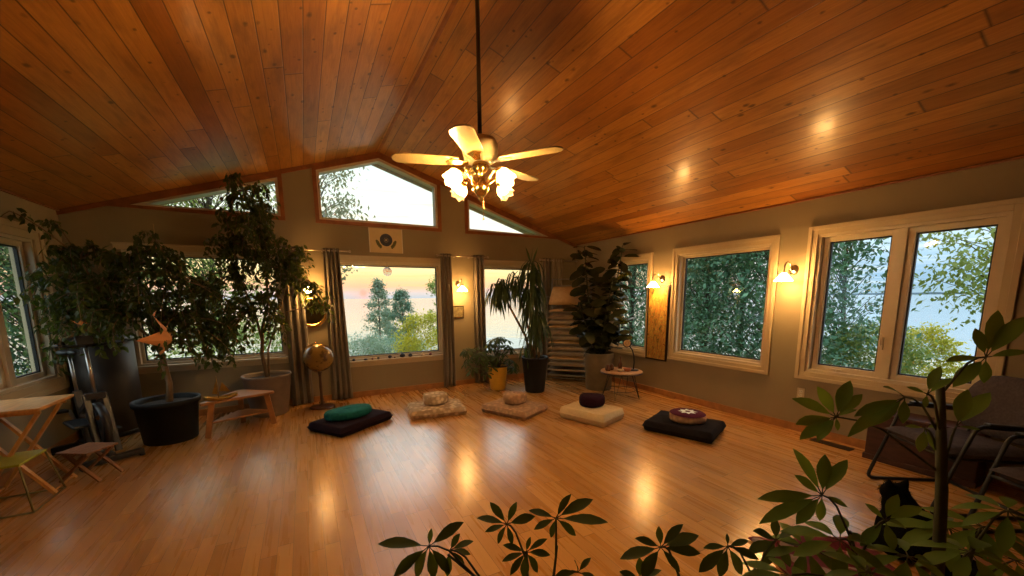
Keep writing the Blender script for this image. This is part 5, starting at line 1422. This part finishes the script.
def fgplant(name_label, base, ph, stemdefs, whorls, mt, seed, potmat):
    """whorls: (centre, axis, leaflets, leaf length, index of stem)"""
    W = Vector((base[0], base[1], 0)); r = random.Random(seed)
    root = thing('umbrella_plant', name_label, 'potted plant', W)
    pot(root, [(.001, 0), (.11, 0), (.115, .01), (.15, ph - .02), (.16, ph - .02), (.16, ph), (.145, ph), (.14, ph - .03)], potmat, .141, ph - .04)
    tops = []
    for pts, rad in stemdefs:
        mb = MB(); mb.tube([Vector(p) - W for p in pts], rad, 10); mb.build('stem', M['stem'], root); tops.append([Vector(p) for p in pts])
    for (c, ax, n, L) in whorls:
        c = Vector(c); best = None
        for pts in tops:
            for a, b_ in zip(pts, pts[1:]):
                for s in (.15, .3, .5, .7, .9, 1.0):
                    q = a.lerp(b_, s)
                    if q.z < c.z + .03:
                        k = (q - c).length + max(0, .10 - (c.z - q.z)) * 2
                        if best is None or k < best[0]: best = (k, q)
        q = best[1]; lf = MB(); st = MB()
        mid = q.lerp(c, .55) + Vector((0, 0, .02 + .05 * (c - q).length))
        st.tube([v - W for v in (q, q.lerp(mid, .6), mid, mid.lerp(c, .55) + Vector((0, 0, .006)), c)], [.0035, .003, .0028, .0025, .0022], 6)
        if isinstance(n, list):
            for tp_ in n:
                tp_ = Vector(tp_); d = tp_ - c; l = d.length; dn = d.normalized(); p1 = c + d * .16
                st.tube([c - W, p1 - W], [.0016, .0012], 4, cap=False)
                upv = Vector((0, 0, .8)) + (CAM - c).normalized() * .7 + Vector((r.uniform(-.2, .2), r.uniform(-.2, .2), 0))
                lf.leaf(p1 - W, (dn + upv.normalized() * .12).normalized(), upv, l * .88, min(l, .105) * r.uniform(.30, .37), r.uniform(.08, .22), .2, pts=((0, .08), (.18, .55), (.42, .95), (.62, 1.0), (.82, .66), (.93, .3), (1, .03)))
        else: whorl(lf, st, c - W, ax, n, L, r)
        o = st.build('petiole', M['stem'], root); lf.build('leaf_whorl', mt, o)
    return root
A = [(1.539, .302, 1.345), (1.375, .404, 1.227), (1.379, .349, 1.254), (1.307, .509, 1.162), (1.418, .355, 1.141), (1.465, .313, 1.172), (1.203, .474, .969), (1.279, .369, .922), (1.173, .417, .874),
     (1.182, .492, .806), (1.561, .321, .848), (1.574, .262, .877), (1.393, .243, .874), (1.561, .223, .945), (1.258, .313, .865), (1.052, .466, .786), (1.724, .219, .752), (1.107, .336, .863)]
axs = [(-.75, -.45, .6), (-.35, -.1, 1), (-.3, -.1, 1), (-.55, -.35, .8), (-.6, -.3, .6), (-.5, -.35, .7), (-.5, -.3, .8), (-.4, -.25, .9), (-.3, -.2, 1), (-.3, -.2, 1), (-.3, -.1, 1), (-.2, -.1, 1), (-.2, -.1, 1), (-.3, -.1, 1), (-.2, -.2, 1), (-.2, -.1, 1), (-.1, -.1, 1), (-.2, -.1, 1)]
ns = [6, 7, 6, 8, 6, 5, 7, 6, 8, 8, 8, 8, 8, 8, 7, 8, 8, 7]; Ls = [.118, .105, .10, .092, .075, .10, .105, .10, .10, .095, .10, .10, .10, .10, .09, .09, .10, .09]
fgplant('tall umbrella plant on a thick stem in the right foreground', (1.405, .28), .34,
        [([(1.40, .28, .28), (1.402, .285, .7), (1.412, .31, 1.0), (1.425, .345, 1.27)], [.014, .0135, .0125, .009]), ([(1.44, .27, .28), (1.47, .27, .6), (1.52, .26, .86)], [.008, .007, .005]), ([(1.37, .30, .28), (1.29, .36, .6), (1.23, .42, .88)], [.008, .007, .004]),
         ([(1.40, .26, .28), (1.38, .24, .55), (1.33, .26, .80)], [.007, .006, .004])],
        [(c_, None, t_, 0) for c_, t_ in WA] + [(A[i], axs[i], ns[i], Ls[i]) for i in range(8, 18)], M['scheff'], 3, M['beige'])
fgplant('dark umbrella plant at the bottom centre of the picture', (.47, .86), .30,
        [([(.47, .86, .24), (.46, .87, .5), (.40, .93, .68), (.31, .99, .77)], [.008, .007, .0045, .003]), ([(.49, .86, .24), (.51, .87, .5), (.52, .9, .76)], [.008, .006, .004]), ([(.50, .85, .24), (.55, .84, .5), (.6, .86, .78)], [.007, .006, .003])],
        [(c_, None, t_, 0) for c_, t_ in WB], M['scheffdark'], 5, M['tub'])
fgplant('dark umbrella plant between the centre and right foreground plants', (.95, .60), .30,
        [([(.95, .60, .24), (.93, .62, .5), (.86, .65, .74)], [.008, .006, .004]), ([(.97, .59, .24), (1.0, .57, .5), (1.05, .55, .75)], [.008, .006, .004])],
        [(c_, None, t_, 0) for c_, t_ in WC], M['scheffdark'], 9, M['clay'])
